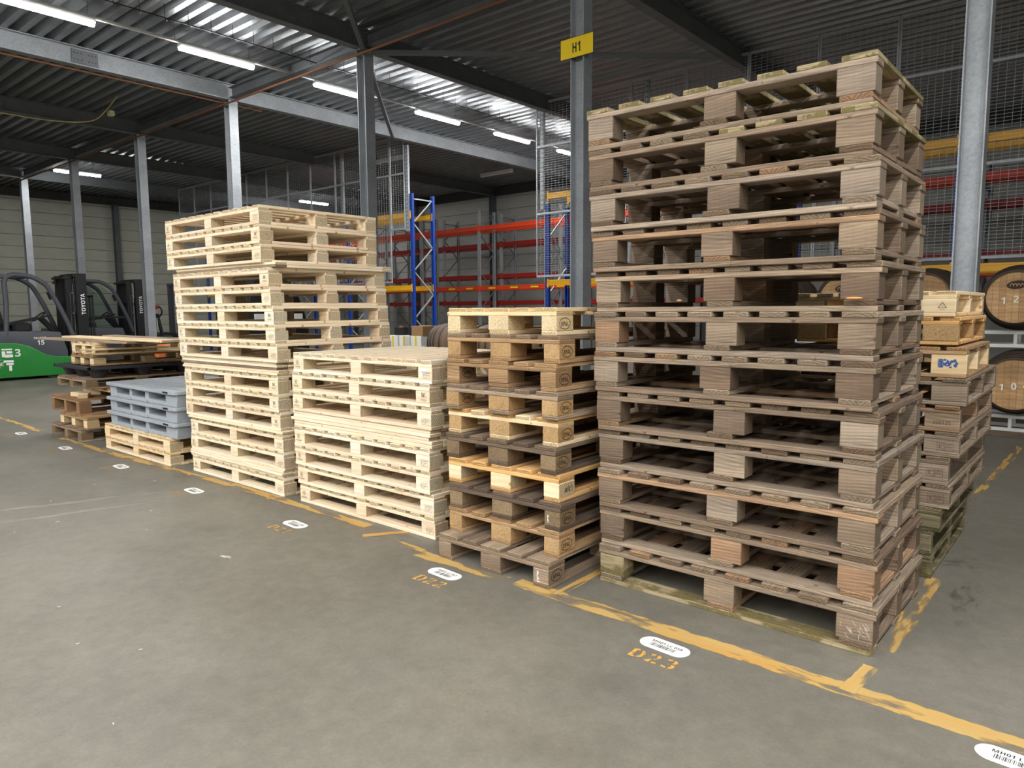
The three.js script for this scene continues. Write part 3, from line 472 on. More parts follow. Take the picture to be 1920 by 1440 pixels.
// ================================================================ racks
const UP = (() => { const g = merge([bx(0, .5, .03, .1, 1, .006), bx(-.047, .5, 0, .006, 1, .066), bx(.047, .5, 0, .006, 1, .066), bx(-.036, .5, -.03, .022, 1, .006), bx(.036, .5, -.03, .022, 1, .006)]); return g; })();
const upCache = new Map();
function upright(h) { const k = h.toFixed(2); if (!upCache.has(k)) { const g = UP.clone(); g.scale(1, h, 1); upCache.set(k, g); } return upCache.get(k); }
const slotStrip = (() => { const c = new Map(); return h => { const k = h.toFixed(2); if (!c.has(k)) { const L = []; for (let y = .1; y < h - .05; y += .1) L.push(bx(0, y, 0, .014, .045, .003)); c.set(k, merge(L)); } return c.get(k); }; })();
function rackFrame(x, zf, depth, h, mat, brace, label, group, slots) {
  const t = thing('rack_upright_frame', label, 'rack frame', [x, 0, zf], 0, group);
  for (const z of [-.035, -depth + .035]) { const u = part('upright', upright(h), mat, t, [0, .012, z], z < -.1 ? [0, Math.PI, 0] : undefined); if (slots) for (const s of [-.025, .025]) part('slot_row', slotStrip(h), MAT.black, u, [s, 0, .034]); part('foot_plate', plank(.14, .012, .1, 0, 0, .001), [MAT.zincDull, MAT.zincDull], t, [0, .006, z]); }
  part('brace', bar([0, h - .12, -.07], [0, h - .12, -depth + .07], .03, .03), brace, t);
  for (let y = h - .12, k = 0; y > .75; y -= .62, k++) part('brace', k % 2 ? bar([0, y, -.07], [0, y - .6, -depth + .07], .028, .028) : bar([0, y, -depth + .07], [0, y - .6, -.07], .028, .028), brace, t);
  return t;
}
const beamG = new Map();
function rackBeam(xa, xb, y, z, h, mat, label, group, plates) {
  const L = xb - xa - .1, k = L.toFixed(2) + h; if (!beamG.has(k)) beamG.set(k, merge([bx(0, 0, 0, L, h, .036), bx(0, h * .33, .02, L, h * .2, .008), bx(0, -h * .33, .02, L, h * .2, .008)]));
  const t = thing('rack_beam', label, 'rack beam', [(xa + xb) / 2, y, z], 0, group);
  part('box_section', beamG.get(k), mat, t, [0, -h / 2, 0]);
  for (const s of [-1, 1]) part('end_connector', plank(.05, h + .07, .05, 1, 0, .004), [mat, mat], t, [s * (L / 2 + .022), -h / 2, 0]);
  if (plates) for (const q of plates) part('location_plate', plank(.3, .05, .003, 0, 0, .001), [MAT.sign, MAT.sign], t, [q * L, -h / 2, .028]);
  return t;
}
const ZY = -12.75;
const LX = [-14.2, -16.93, -19.66, -22.39, -25.12], RX = [-9.78, -7.2, -4.6, -2.0, .6, 3.2];
LX.forEach(x => rackFrame(x, ZY, .8, x === -14.2 ? 4.4 : 4.1, MAT.blue, MAT.zincWire, x === -14.2 ? 'blue rack end frame with pale diagonal braces beside the open gap' : 'blue rack frame under the wire cage behind the pale stacks', x === -14.2 ? null : 'blue rack frames behind the pale stacks', x === -14.2));
RX.forEach((x, i) => rackFrame(x, ZY, .8, 3.7, MAT.blue, MAT.zincWire, i ? 'blue rack frame behind the mesh past the sign column' : 'blue rack end frame behind the mesh panel at the sign column', i ? 'blue rack frames behind the tallest stack' : null, i === 0));
for (const [arr, side] of [[LX, 'behind the pale stacks'], [RX, 'behind the tallest stack']]) for (let i = 0; i < arr.length - 1; i++) { const a = Math.min(arr[i], arr[i + 1]), b = Math.max(arr[i], arr[i + 1]);
  for (const [y, w] of [[3.94, 'upper'], [2.06, 'lower']]) for (const z of [ZY - .02, ZY - .78]) rackBeam(a, b, y, z, .13, MAT.yellow, `yellow ${w} rack beam on the blue racks ${side}`, `yellow ${w} beams ${side}`); }
// wire mesh back-stop panels
function wireGrid(w, h) { const L = [], s = .0042, V = (x0, x1, y0, y1) => L.push(new THREE.BoxGeometry(x1 - x0, y1 - y0, s).toNonIndexed().translate((x0 + x1) / 2, (y0 + y1) / 2, 0)); for (let x = .1; x < w - .02; x += .1) V(x - s / 2, x + s / 2, 0, h); for (let y = .05; y < h - .01; y += .05) V(0, w, y - s / 2, y + s / 2); return merge(L); }
const grids = new Map(); const gridOf = (w, h) => { const k = w.toFixed(2) + h.toFixed(2); if (!grids.has(k)) grids.set(k, wireGrid(w, h)); return grids.get(k); };
function meshPanel(xa, w, y0, y1, label, group, rails) {
  const t = thing('mesh_panel', label, 'mesh panel', [xa, y0, ZY + .06], 0, group), h = y1 - y0;
  for (const x of [0, w]) part('post', plank(.028, h, .03, 1, 0, .003), [MAT.zincWire, MAT.zincWire], t, [x, h / 2, 0]);
  for (const y of rails) part('rail', plank(w, .045, .03, 0, 0, .003), [MAT.zincWire, MAT.zincWire], t, [w / 2, y - y0, .004]);
  const g = part('wire_mesh', gridOf(w, h), MAT.zincWire, t); g.userData.kind = 'stuff';
}
{ const w = 1.19, lab = 'tall galvanised wire mesh panel on the rack behind the pale stacks'; meshPanel(-14.35 - .55, .53, 3.5, 5.87, 'short mesh strip ending above head height beside the blue end frame', null, [3.52, 4.93, 5.85]);
  for (let k = 0; k < 10; k++) meshPanel(-14.9 - (k + 1) * w, w - .034, 2.13, 5.87, lab, 'mesh panels behind the pale stacks', [2.15, 4.93, 5.85]);
  for (let k = 0; k < 9; k++) meshPanel(-10 + k * w, w - .034, 2.12, 5.87, 'tall galvanised wire mesh panel behind the tallest brown stack', 'mesh panels behind the tallest stack', [2.14, 3.5, 4.93, 5.85]); }
// cage posts carrying the mesh
for (const [x, y0, l] of [[-14.31, 3.45, 'punched grey cage post above the blue end frame'], [-17.04, 3.6, 'punched grey cage post in the mesh behind the pale stacks'], [-9.89, 3.6, 'punched grey cage post above the blue frame by the sign column'], [-7.31, 3.6, 'punched grey cage post behind the tallest stack']]) {
  const t = thing('cage_post', l, 'post', [x, y0, ZY + .0]); const u = part('upright', upright(5.9 - y0), MAT.zincWire, t); for (const s of [-.025, .025]) part('slot_row', slotStrip(5.9 - y0), MAT.black, u, [s, 0, .034]);
}
// orange racks in two rows against the rear wall
const OX = [-27.15, -24.4, -21.65, -18.9, -16.15, -13.4, -10.65, -7.9, -5.15, -2.4, .35, 3.1];
for (const [z, row] of [[-17.4, 'row in front'], [-18.5, 'row along the wall']]) {
  OX.forEach(x => rackFrame(x, z, .8, 4.6, MAT.zinc, MAT.zincDull, `grey galvanised rack frame with orange beams, ${row}`, `grey rack frames, ${row}`));
  for (let i = 0; i < OX.length - 1; i++) {
    const lv = z === -17.4 ? [[4.1, 'top'], [2.17, 'lower']] : [[3.66, 'upper'], [2.6, 'middle'], [1.7, 'low']];
    for (const [y, w] of lv) for (const zz of [z - .02, z - .78]) rackBeam(OX[i], OX[i + 1], y, zz, .14, z === -17.4 ? MAT.orange : MAT.red, `${z === -17.4 ? 'orange' : 'dark red'} ${w} rack beam of the ${row}`, `${w} beams, ${row}`, w === 'lower' && zz > -17.5 ? [-.3, .05, .36] : null);
  }
}
// ================================================================ barrels
const BR = { g: null };
function barrelGeo() {
  if (BR.g) return BR; const P = []; for (let k = 0; k <= 16; k++) { const s = k / 16 * 2 - 1; P.push(new THREE.Vector2(.292 + .058 * (1 - s * s), s * .475)); }
  const pts = [new THREE.Vector2(.268, -.475), ...P, new THREE.Vector2(.268, .475)];
  BR.g = new THREE.LatheGeometry(pts, 40); const hr = s => .292 + .058 * (1 - s * s) + .003;
  BR.hoop = [-.97, -.8, -.62, -.3, .3, .62, .8, .97].map(s => { const y = s * .475, w = Math.abs(s) > .9 ? .02 : .016; return new THREE.LatheGeometry([new THREE.Vector2(hr(s) - .004, y - w), new THREE.Vector2(hr(s) + .003, y - w), new THREE.Vector2(hr(s) + .003, y + w), new THREE.Vector2(hr(s) - .004, y + w)], 40); });
  // head of separate staves, recessed
  const n = 9; BR.staves = []; for (let k = 0; k < n; k++) { const a = -.268 + k * .536 / n, b = a + .536 / n - .0016, s = []; for (let q = 0; q <= 6; q++) { const x = a + (b - a) * q / 6; s.push([x, Math.sqrt(Math.max(0, .2685 ** 2 - x * x))]); } for (let q = 6; q >= 0; q--) { const x = a + (b - a) * q / 6; s.push([x, -Math.sqrt(Math.max(0, .2685 ** 2 - x * x))]); } BR.staves.push(shapeGeo(s, .018)); }
  return BR;
}
const oakV = [[222, 186, 142], [210, 172, 128], [216, 180, 138], [200, 164, 122]].map(c => std({ color: col(...c), map: texOak, roughness: .7 }));
function barrel(pos, axis, label, group, bodyMat, num, seed) {
  const t = thing('wine_barrel', label, 'barrel', pos, axis === 'x' ? Math.PI / 2 : 0, group), B = barrelGeo(), r = rng(seed);
  part('staves', B.g, bodyMat, t, [0, 0, 0], [Math.PI / 2, 0, 0]);
  for (const g of B.hoop) part('hoop', g, MAT.hoop, t, [0, 0, 0], [Math.PI / 2, 0, 0]);
  for (const s of [-1, 1]) { const h = part('barrel_head', new THREE.CylinderGeometry(.267, .267, .01, 32), MAT.oakDark, t, [0, 0, s * .43], [Math.PI / 2, 0, 0]); if (s > 0) for (const g of B.staves) part('head_stave', g, pick(r, oakV), h, [0, .005, 0], [-Math.PI / 2, 0, 0]);
    if (s > 0 && num) { const m = std({ map: num, transparent: true, roughness: .8 }); part('stencil', new THREE.PlaneGeometry(.44, .44), m, h, [0, .0245, 0], [-Math.PI / 2, 0, 0]); } }
}
const headMark = (txt, logo) => canvasTex(256, 256, (x, w, h) => { x.textAlign = 'center'; x.textBaseline = 'middle'; if (logo) { x.fillStyle = 'rgba(58,44,34,.85)'; x.beginPath(); x.ellipse(128, 52, 52, 26, -.1, 0, 7); x.fill(); x.strokeStyle = 'rgba(190,160,120,.9)'; x.lineWidth = 4; for (let k = 0; k < 4; k++) { x.beginPath(); x.moveTo(92 + k * 18, 62); x.quadraticCurveTo(100 + k * 18, 30, 112 + k * 16, 56); x.stroke(); } } x.fillStyle = 'rgba(246,240,228,.92)'; x.font = 'bold 58px sans-serif'; const c = [...txt]; c.forEach((q, i) => x.fillText(q, 128 + (i - (c.length - 1) / 2) * 62, 148 - i * 8)); });
const m128 = headMark('128', true), m10 = headMark('104', false), mNone = headMark(' ', true);
[[-.86, 1.5, m128, 'oak barrel with a pale head numbered 128 on the white rack'], [-1.72, 1.5, null, 'oak barrel half hidden behind the grey column'], [-2.58, 1.5, mNone, 'oak barrel seen through the gaps of the tallest stack'], [-3.44, 1.5, null, 'oak barrel in deep shade behind the tallest stack'], [-.83, .64, m10, 'oak barrel on the lower tier below the one numbered 128'], [-1.69, .64, null, 'oak barrel low beside the numbered lower one'], [-2.55, .64, null, 'oak barrel low behind the tallest stack']].forEach(([x, y, n, l], i) => barrel([x, y > 1 ? 1.52 : .6, -9.66], 'z', l, 'barrels on the white racks', MAT.oakDark, n, 50 + i));
barrel([-8.46, .86, -8.62], 'x', 'weathered wet-looking barrel lying on its side behind the waist-high stack', null, MAT.oakWet, null, 70); barrel([-7.42, .86, -8.62], 'x', 'weathered barrel lying beyond the first behind the euro pallets', null, MAT.oakWet, null, 71);
function barrelRack(x, y, z, w, d, label, group) {
  const t = thing('barrel_rack', label, 'barrel rack', [x, y, z], 0, group), b = (p, q) => [p, q];
  for (const s of [-1, 1]) { part('rail', plank(w, .04, .04, 0, 0, .004), [MAT.whiteSteel, MAT.whiteSteel], t, [0, .165, s * d / 2]); part('rail', plank(w, .04, .04, 0, 0, .004), [MAT.whiteSteel, MAT.whiteSteel], t, [0, .02, s * d / 2]); for (const q of [-1, -.5, 0, .5, 1]) part('leg', plank(.035, .15, .035, 1, 0, .004), [MAT.whiteSteel, MAT.whiteSteel], t, [q * (w / 2 - .02), .092, s * d / 2]); }
  for (const q of [-1, 0, 1]) part('cross_tube', plank(.035, .035, d, 2, 0, .004), [MAT.whiteSteel, MAT.whiteSteel], t, [q * (w / 2 - .02), .11, 0]);
}
barrelRack(-1.28, .978, -9.66, 1.7, .4, 'white tubular rack carrying the barrel numbered 128', null); barrelRack(-3.0, .978, -9.66, 1.7, .4, 'white tubular rack carrying barrels behind the tallest stack', null);
barrelRack(-1.28, .06, -9.66, 1.7, .4, 'white tubular rack on the floor under the lower barrels', null); barrelRack(-3.0, .06, -9.66, 1.7, .4, 'white tubular floor rack behind the tallest stack', null);
barrelRack(-7.95, .32, -8.62, 2.0, .5, 'white tubular rack under the barrels lying on their side', null);
{ const t = thing('rack_plinth', 'pair of low timber bearers under the lying barrels rack', 'bearer', [-7.95, 0, -8.62]); for (const s of [-1, 1]) part('bearer', plank(2.0, .32, .1, 0, 1), WOOD.grey[0], t, [0, .16, s * .22]); }
for (const [x, l] of [[-1.28, 'low dark bearers under the white floor rack beside the column'], [-3.0, 'low dark bearers under the white floor rack behind the tallest stack']]) { const t = thing('rack_plinth', l, 'bearer', [x, 0, -9.66]); for (const s of [-1, 1]) part('bearer', plank(1.7, .058, .08, 0, 1), WOOD.dark[0], t, [0, .029, s * .2]); }
// ================================================================ forklifts
const toyota = canvasTex(512, 128, (x, w, h) => { x.fillStyle = '#f2f2f2'; x.font = 'bold 104px sans-serif'; x.textAlign = 'center'; x.textBaseline = 'middle'; x.fillText('TOYOTA', w / 2, h / 2 + 4, 490); });
const decal = (tex) => std({ map: tex, transparent: true, roughness: .6 });
const traigo = canvasTex(256, 128, (x, w, h) => { x.fillStyle = '#eef0f0'; x.textAlign = 'center'; x.font = 'italic bold 40px sans-serif'; x.fillText('TRAIGO', 128, 44, 200); x.font = 'bold 80px sans-serif'; x.fillText('15', 140, 116); });
const graf = canvasTex(256, 256, (x, w, h) => { x.fillStyle = '#eef0ee'; x.font = 'bold 100px sans-serif'; x.fillText('3', 176, 108); const r = rng(3); x.fillRect(70, 28, 88, 14); x.fillRect(70, 52, 30, 58); x.fillRect(108, 52, 50, 24); x.fillRect(96, 84, 66, 30); x.fillRect(80, 140, 84, 22); x.fillRect(100, 168, 62, 20); x.fillRect(122, 192, 24, 52); x.fillStyle = 'rgba(214,214,206,.6)'; for (let k = 0; k < 14; k++) x.fillRect(4 + r() * 60, 130 + r() * 90, 8 + r() * 22, 4 + r() * 10); });
function sideShell(pts, w, x0) { const g = shapeGeo(pts.map(([z, y]) => [-z, y]), w - .04, .02); g.translate(0, 0, .02); g.rotateY(Math.PI / 2); g.translate(x0, 0, 0); return toCreasedNormals(g, .5); }   // pts (z, y), extruded along +x
function forklift(label, px, pz, cab, bodyMat) {
  const t = thing('forklift', label, 'forklift', [px, 0, pz]);   // faces -z; written for a truck whose nose is at -1.0
  const Z = z => z + 4.9;
  part('body', sideShell([[Z(-3.5), .12], [Z(-3.42), .3], [Z(-3.5), .72], [Z(-3.9), .8], [Z(-4.75), .77], [Z(-5.0), .7], [Z(-5.3), .5], [Z(-5.5), .45], [Z(-5.95), .43], [Z(-5.95), .1], [Z(-5.8), .08], [Z(-4.3), .08]], 1.06, -.53), bodyMat, t);
  part('cover', sideShell([[Z(-4.0), .8], [Z(-4.05), 1.0], [Z(-4.6), 1.02], [Z(-5.6), .98], [Z(-5.72), .6], [Z(-5.72), .45], [Z(-5.5), .46], [Z(-5.3), .52], [Z(-5.0), .71], [Z(-4.75), .78]], 1.02, -.51), MAT.charcoal, t);
  for (const s of [-1, 1]) {
    const c = new THREE.CatmullRomCurve3([[-4.62, .95], [-4.66, 1.6], [-4.66, 2.1], [-4.8, 2.21], [-5.15, 2.18], [-5.42, 2.0], [-5.62, 1.6], [-5.78, 1.2], [-5.88, .9]].map(([z, y]) => new THREE.Vector3(s * .47, y, Z(z))), false, 'catmullrom', .3);
    part('guard_pillar', new THREE.TubeGeometry(c, 40, .05, 8), MAT.charcoal, t);
    for (const z of [-3.95, -5.45]) { const w = part('wheel', new THREE.CylinderGeometry(z < -5 ? .24 : .2, z < -5 ? .24 : .2, .16, 24), MAT.blackMatte, t, [s * .42, z < -5 ? .24 : .2, Z(z)], [0, 0, Math.PI / 2]); part('hub', new THREE.CylinderGeometry(.09, .09, .17, 16), MAT.white, w); }
  }
  const roof = []; roof.push(bx(0, 2.2, Z(-4.4), .98, .05, .06)); for (let k = 0; k < 6; k++) roof.push(bar([-.35 + k * .14, 2.19, Z(-4.4)], [-.35 + k * .14, 2.19, Z(-5.1)], .04, .03)); roof.push(bar([-.47, 2.18, Z(-5.15)], [.47, 2.18, Z(-5.15)], .05, .05), bar([-.47, 2.17, Z(-4.35)], [-.47, 2.19, Z(-4.8)], .06, .06), bar([.47, 2.17, Z(-4.35)], [.47, 2.19, Z(-4.8)], .06, .06));
  part('guard_roof', merge(roof), MAT.charcoal, t);
  if (cab) { const gl = [[-4.72, 1.0], [-4.72, 2.08], [-4.85, 2.14], [-5.15, 2.1], [-5.38, 1.92], [-5.58, 1.55], [-5.8, 1.0]].map(([z, y]) => [-Z(z), y]); for (const s of [-1, 1]) { const g = new THREE.ShapeGeometry(new THREE.Shape(gl.map(p => new THREE.Vector2(...p)))); g.rotateY(Math.PI / 2); part('side_window', g, MAT.glass, t, [s * .47, 0, 0]); part('door_rail', bar([s * .47, 1.28, Z(-4.7)], [s * .47, 1.28, Z(-5.68)], .03, .05), MAT.black, t); } }
  const seat = part('seat', sideShell([[Z(-4.5), 1.02], [Z(-4.48), 1.5], [Z(-4.58), 1.5], [Z(-4.66), 1.14], [Z(-5.05), 1.12], [Z(-5.07), 1.02]], .46, -.23), MAT.blackMatte, t);
  part('armrest', merge([bar([.3, 1.16, Z(-4.6)], [.3, 1.3, Z(-5.25)], .09, .06), bar([.3, 1.3, Z(-5.25)], [.3, 1.36, Z(-5.5)], .05, .04)]), MAT.black, t);
  part('steering_column', bar([0, .98, Z(-5.68)], [0, 1.3, Z(-5.4)], .12, .1), MAT.black, t);
  part('steering_wheel', new THREE.TorusGeometry(.15, .016, 6, 24), MAT.black, t, [0, 1.33, Z(-5.37)], [-.9, 0, 0]);
  part('mirror', bar([.42, 1.7, Z(-5.5)], [.42, 1.86, Z(-5.45)], .12, .02), MAT.black, t);
  // mast
  const mt = new THREE.Group(); mt.name = 'mast'; t.add(mt);
  for (const s of [-1, 1]) { part('channel', plank(.1, 2.2, .22, 1, 0, .006), [MAT.black, MAT.black], mt, [s * .38, 1.18, Z(-6.12)]); part('inner_channel', plank(.07, 2.14, .14, 1, 0, .006), [MAT.black, MAT.black], mt, [s * .3, 1.17, Z(-5.9)]); part('chain', plank(.012, 1.9, .012, 1, 0, .002), [MAT.chrome, MAT.chrome], mt, [s * .36, 1.1, Z(-5.97)]); part('chain', plank(.008, 1.7, .008, 1, 0, .002), [MAT.chrome, MAT.chrome], mt, [s * .37, 1.0, Z(-5.9)]); }
  part('cross_head', merge([bx(0, 2.24, Z(-6.1), .84, .07, .26), bx(0, 2.18, Z(-5.85), .7, .05, .14), bx(0, 1.62, Z(-6.0), .7, .07, .08), bx(0, .5, Z(-6.0), .7, .1, .1)]), MAT.black, mt);
  for (let k = 0; k < 3; k++) part('bolt', new THREE.CylinderGeometry(.018, .018, .02, 8), MAT.chrome, mt, [.44, .95 + k * .45, Z(-5.92)], [0, 0, Math.PI / 2]);
  part('lettering', new THREE.PlaneGeometry(.6, .14), decal(toyota), mt, [.4325, 1.6, Z(-6.13)], [Math.PI / 2, Math.PI / 2, 0, 'XYZ']);
  part('carriage', merge([bx(0, .45, Z(-6.28), .9, .5, .05), bx(-.42, 1.2, Z(-6.33), .04, 1.2, .04), bx(.42, 1.2, Z(-6.33), .04, 1.2, .04), bx(0, 1.78, Z(-6.33), .88, .04, .04), ...[-.25, -.08, .08, .25].map(q => bx(q, 1.2, Z(-6.33), .03, 1.2, .03))]), MAT.black, t);
  for (const s of [-1, 1]) part('fork', merge([bx(s * .22, .3, Z(-6.34), .1, .55, .04), bx(s * .22, .06, Z(-6.85), .1, .035, 1.0)]), MAT.blackMatte, t);
  if (!cab) { part('lettering', new THREE.PlaneGeometry(.42, .21), decal(traigo), t, [.5345, .82, Z(-5.2)], [0, Math.PI / 2, 0]); part('graffiti', new THREE.PlaneGeometry(.55, .55), decal(graf), t, [.5345, .46, Z(-4.62)], [0, Math.PI / 2, 0]);
    part('bag', plank(.3, .22, .35, 2, 0, .06), [MAT.blackMatte, MAT.blackMatte], t, [.25, 1.1, Z(-4.95)]); }
}
forklift('green counterbalance forklift with white numeral three and open guard', -18.23, -4.9, false, MAT.green);
forklift('dark forklift with a glazed cab parked behind the green one', -20.53, -7.1, true, MAT.charcoal);
{ const t = thing('pallet_truck', 'black powered pallet truck with a red topped tiller handle', 'pallet truck', [-18.9, 0, -8.34]);
  part('body', plank(.5, .75, .4, 1, 0, .06), [MAT.charcoal, MAT.charcoal], t, [0, .42, 0]); part('tiller', bar([0, .75, 0], [0, 1.36, .12], .07, .06), MAT.black, t); part('battery_panel', plank(.05, .3, .02, 1, 0, .004), [MAT.whiteSteel, MAT.whiteSteel], t, [.0, 1.12, .13]);
  part('handle_loop', new THREE.TorusGeometry(.14, .022, 8, 24), MAT.black, t, [0, 1.42, .13], [0, .7, 0]); part('red_button', new THREE.SphereGeometry(.07, 16, 10), MAT.redPaint, t, [0, 1.53, .13]).scale.set(1, .6, 1);
  for (const s of [-1, 1]) part('fork', plank(.16, .06, 1.1, 2, 0, .01), [MAT.charcoal, MAT.charcoal], t, [s * .2, .09, -.7]); part('wheel', new THREE.CylinderGeometry(.1, .1, .08, 20), MAT.blackMatte, t, [0, .1, .05], [0, 0, Math.PI / 2]); }
{ const t = thing('stacker_truck', 'dark slim stacker mast standing against the pale cladding', 'stacker', [-21.2, 0, -9.75]);
  for (const s of [-1, 1]) part('mast_rail', plank(.09, 2.15, .14, 1, 0, .006), [MAT.charcoal, MAT.charcoal], t, [s * .25, 1.09, 0]); part('cross_head', plank(.75, .09, .1, 0, 0, .01), [MAT.charcoal, MAT.charcoal], t, [0, 2.2, 0]); part('mesh_guard', wireGrid(.42, 1.4), MAT.black, t, [-.21, .7, .02]); part('body', plank(.7, .8, .5, 1, 0, .06), [MAT.blackMatte, MAT.blackMatte], t, [0, .42, .35]); }
{ const t = thing('order_picker', 'black machine with white block lettering seen through the tall pale stack', 'machine', [-10.05, 0, -5.95]);
  part('body', sideShell([[-.5, .05], [-.5, 1.2], [-.3, 1.75], [0, 2.05], [.35, 1.9], [.5, 1.4], [.5, .05]], .9, -.45), MAT.black, t); part('stripe', plank(.02, .17, .8, 2, 0, .004), [MAT.white, MAT.white], t, [.46, 1.3, 0]);
  part('lettering', new THREE.PlaneGeometry(.76, .15), decal(canvasTex(512, 100, (x, w, h) => { x.fillStyle = '#181818'; x.font = 'bold 92px sans-serif'; x.textAlign = 'center'; x.textBaseline = 'middle'; x.fillText('VALITO', w / 2, 54, 480); })), t, [.472, 1.3, 0], [0, Math.PI / 2, 0]); part('lamp', new THREE.SphereGeometry(.05, 12, 8), MAT.white, t, [.45, 1.62, .2]); }
// odds and ends behind the stacks
{ const t = thing('guard_post', 'bright lime yellow square guard post behind the tall pale stack', 'post', [-11.24, 0, -9.0]); part('tube', plank(.11, 2.0, .11, 1, 0, .012), [MAT.lime, MAT.lime], t, [0, 1.01, 0]); part('foot_plate', plank(.22, .012, .22, 0, 0, .002), [MAT.lime, MAT.lime], t, [0, .006, 0]); }
{ const r = rng(61); const spots = [[-11.55, 0], [-11.2, 0], [-11.55, 1], [-11.2, 1], [-11.55, 2], [-11.2, 2], [-10.85, 0], [-10.85, 1], [-10.85, 2]];
  spots.forEach(([x, k], i) => { const t = thing('carton', 'white carton with yellow tape in the pile by the blue end frame', 'carton', [x, k * .3, -10.0], rr(r, -.05, .05), 'white cartons by the blue end frame'); part('box', plank(.32, .298, .4, 0, i % 4, .006), [MAT.white, MAT.white], t, [0, .149, 0]); part('tape', plank(.05, .29, .003, 1, 0, .001), [MAT.sign, MAT.sign], t, [0, .15, .2015]); });
  [[-11.5, .9, 'black film reel on the white cartons, wide one'], [-11.12, .9, 'small black film reel on the white cartons']].forEach(([x, y, l], i) => { const t = thing('film_reel', l, 'reel', [x, y, -10.0]); part('roll', new THREE.CylinderGeometry(.15 - i * .04, .15 - i * .04, .16, 24), MAT.blackMatte, t, [0, .08, 0]); part('core', new THREE.CylinderGeometry(.05, .05, .19, 16), MAT.cardboard, t, [0, .095, 0]); }); 
  const c = thing('carton', 'brown cardboard carton on the white cartons', 'carton', [-10.82, .9, -10.0]); part('box', plank(.34, .2, .38, 0, 1, .006), [MAT.cardboard, MAT.cardboard], c, [0, .1, 0]); part('tape', plank(.05, .002, .38, 2, 0, .0005), [MAT.oak, MAT.oak], c, [0, .2005, 0]); }
{ const r = rng(62); [[-27.6, -5.8, 0], [-27.6, -6.6, 0], [-27.6, -7.4, 0], [-27.6, -5.9, 1], [-27.6, -6.7, 1], [-27.6, -6.0, 2]].forEach(([x, z, k], i) => { const t = thing('carton', 'large brown cardboard carton stacked near the pale cladding', 'carton', [x, k * .62, z], rr(r, -.06, .06), 'brown cartons behind the forklifts'); part('box', plank(.9, .615, .72, 0, i, .01), [MAT.cardboard, MAT.cardboard], t, [0, .308, 0]); part('tape', plank(.006, .3, .06, 1, 0, .001), [MAT.oak, MAT.oak], t, [.452, .45, 0]); }); }
{ const t = thing('crate', 'orange plastic crate behind the untidy stack', 'crate', [-12.2, .0, -5.4]); t.scale.y = .84; const o = std({ color: col(226, 110, 48), roughness: .5 }); part('shell', merge([bx(0, .5, .3, .9, 1.0, .03), bx(0, .5, -.3, .9, 1.0, .03), bx(.44, .5, 0, .03, 1.0, .6), bx(-.44, .5, 0, .03, 1.0, .6), bx(0, .02, 0, .9, .03, .6)]), o, t); part('rim', merge([bx(0, 1.0, .31, .96, .05, .05), bx(0, 1.0, -.31, .96, .05, .05), bx(.46, 1.0, 0, .05, .05, .66), bx(-.46, 1.0, 0, .05, .05, .66)]), o, t); }
// sign on the column
{ const t = thing('bay_sign', 'yellow bay sign with black letter and digit on the column', 'sign', [-5.39, 4.675, -7.648]);
  part('plate', plank(.5, .25, .006, 0, 0, .002), [MAT.black, MAT.black], t); part('face', plank(.488, .238, .004, 0, 0, .001), [MAT.sign, MAT.sign], t, [0, 0, .0035]);
  part('lettering', new THREE.PlaneGeometry(.4, .2), decal(canvasTex(256, 128, (x, w, h) => { x.fillStyle = '#1c1a10'; x.font = 'bold 108px sans-serif'; x.textAlign = 'center'; x.textBaseline = 'middle'; x.save(); x.translate(128, 68); x.scale(.68, 1); x.fillText('H1', 0, 0); x.restore(); })), t, [0, 0, .0062]); part('bracket', plank(.12, .05, .02, 0, 0, .002), [MAT.zincDull, MAT.zincDull], t, [0, 0, -.013]); }
// ================================================================ floor markings
const ragged = (seed, wear, cut) => { const n = makeNoise(seed); return dataTex(1024, 128, (u, v) => { const e = .02 + .3 * fbm(n, u * 16, 3, 16, 64, 6) + .05 * n(u * 150, 7, 150, 64), e2 = .02 + .26 * fbm(n, u * 22, 9, 22, 64, 6) + .05 * n(u * 170, 17, 170, 64), d = Math.min((v - e) * 12, (1 - v - e2) * 12, 1), w = fbm(n, u * 22, v * 3, 22, 3, 4), st = n(u * 30, v * 34, 30, 34); let a = d > 0 ? Math.min(1, d * 2) : 0; a *= 1 - Math.max(0, Math.min(1, (w - wear) * 7)) * .95; a *= .84 + .16 * st; const c = fbm(n, u * 12 + 2, v * 4, 12, 4, 3); return [.87 - .1 * st, .71 + .1 * (c - .5) - .08 * st, .40 + .16 * (c - .5), a * .9]; }); };
const R1 = ragged(201, .56), R2 = ragged(202, .46), R3 = ragged(203, .38);
const paintMat = t => std({ map: t, transparent: true, roughness: .6 });
const PM = [paintMat(R1), paintMat(R2), paintMat(R3)];
function strip(xa, za, xb, zb, w, m, label, uo = 0) {
  const L = Math.hypot(xb - xa, zb - za), g = new THREE.PlaneGeometry(L, w, 1, 1); g.rotateX(-Math.PI / 2); const uv = g.attributes.uv; for (let i = 0; i < uv.count; i++) uv.setX(i, uo + uv.getX(i) * L / 4);
  const o = tag(part('floor_line', g, PM[m], scene, [(xa + xb) / 2, .0012 + names.get('floor_line') * .00004, (za + zb) / 2], [0, -Math.atan2(zb - za, xb - xa), 0]), label, 'floor line'); o.castShadow = false;
}
names.set('floor_line', 0);
strip(-2.36, -2.80, .9, -2.74, .17, 0, 'thick yellow painted line before the tallest stack');
strip(-3.1, -2.78, -2.42, -2.79, .15, 1, 'worn yellow line under the edge of the euro pallets', .3);
strip(-3.95, -2.86, -3.1, -2.83, .08, 2, 'thin faded yellow line beside the waist-high stack', .6);
strip(-5.6, -2.94, -3.75, -2.93, .13, 1, 'yellow line in front of the waist-high stack', .1);
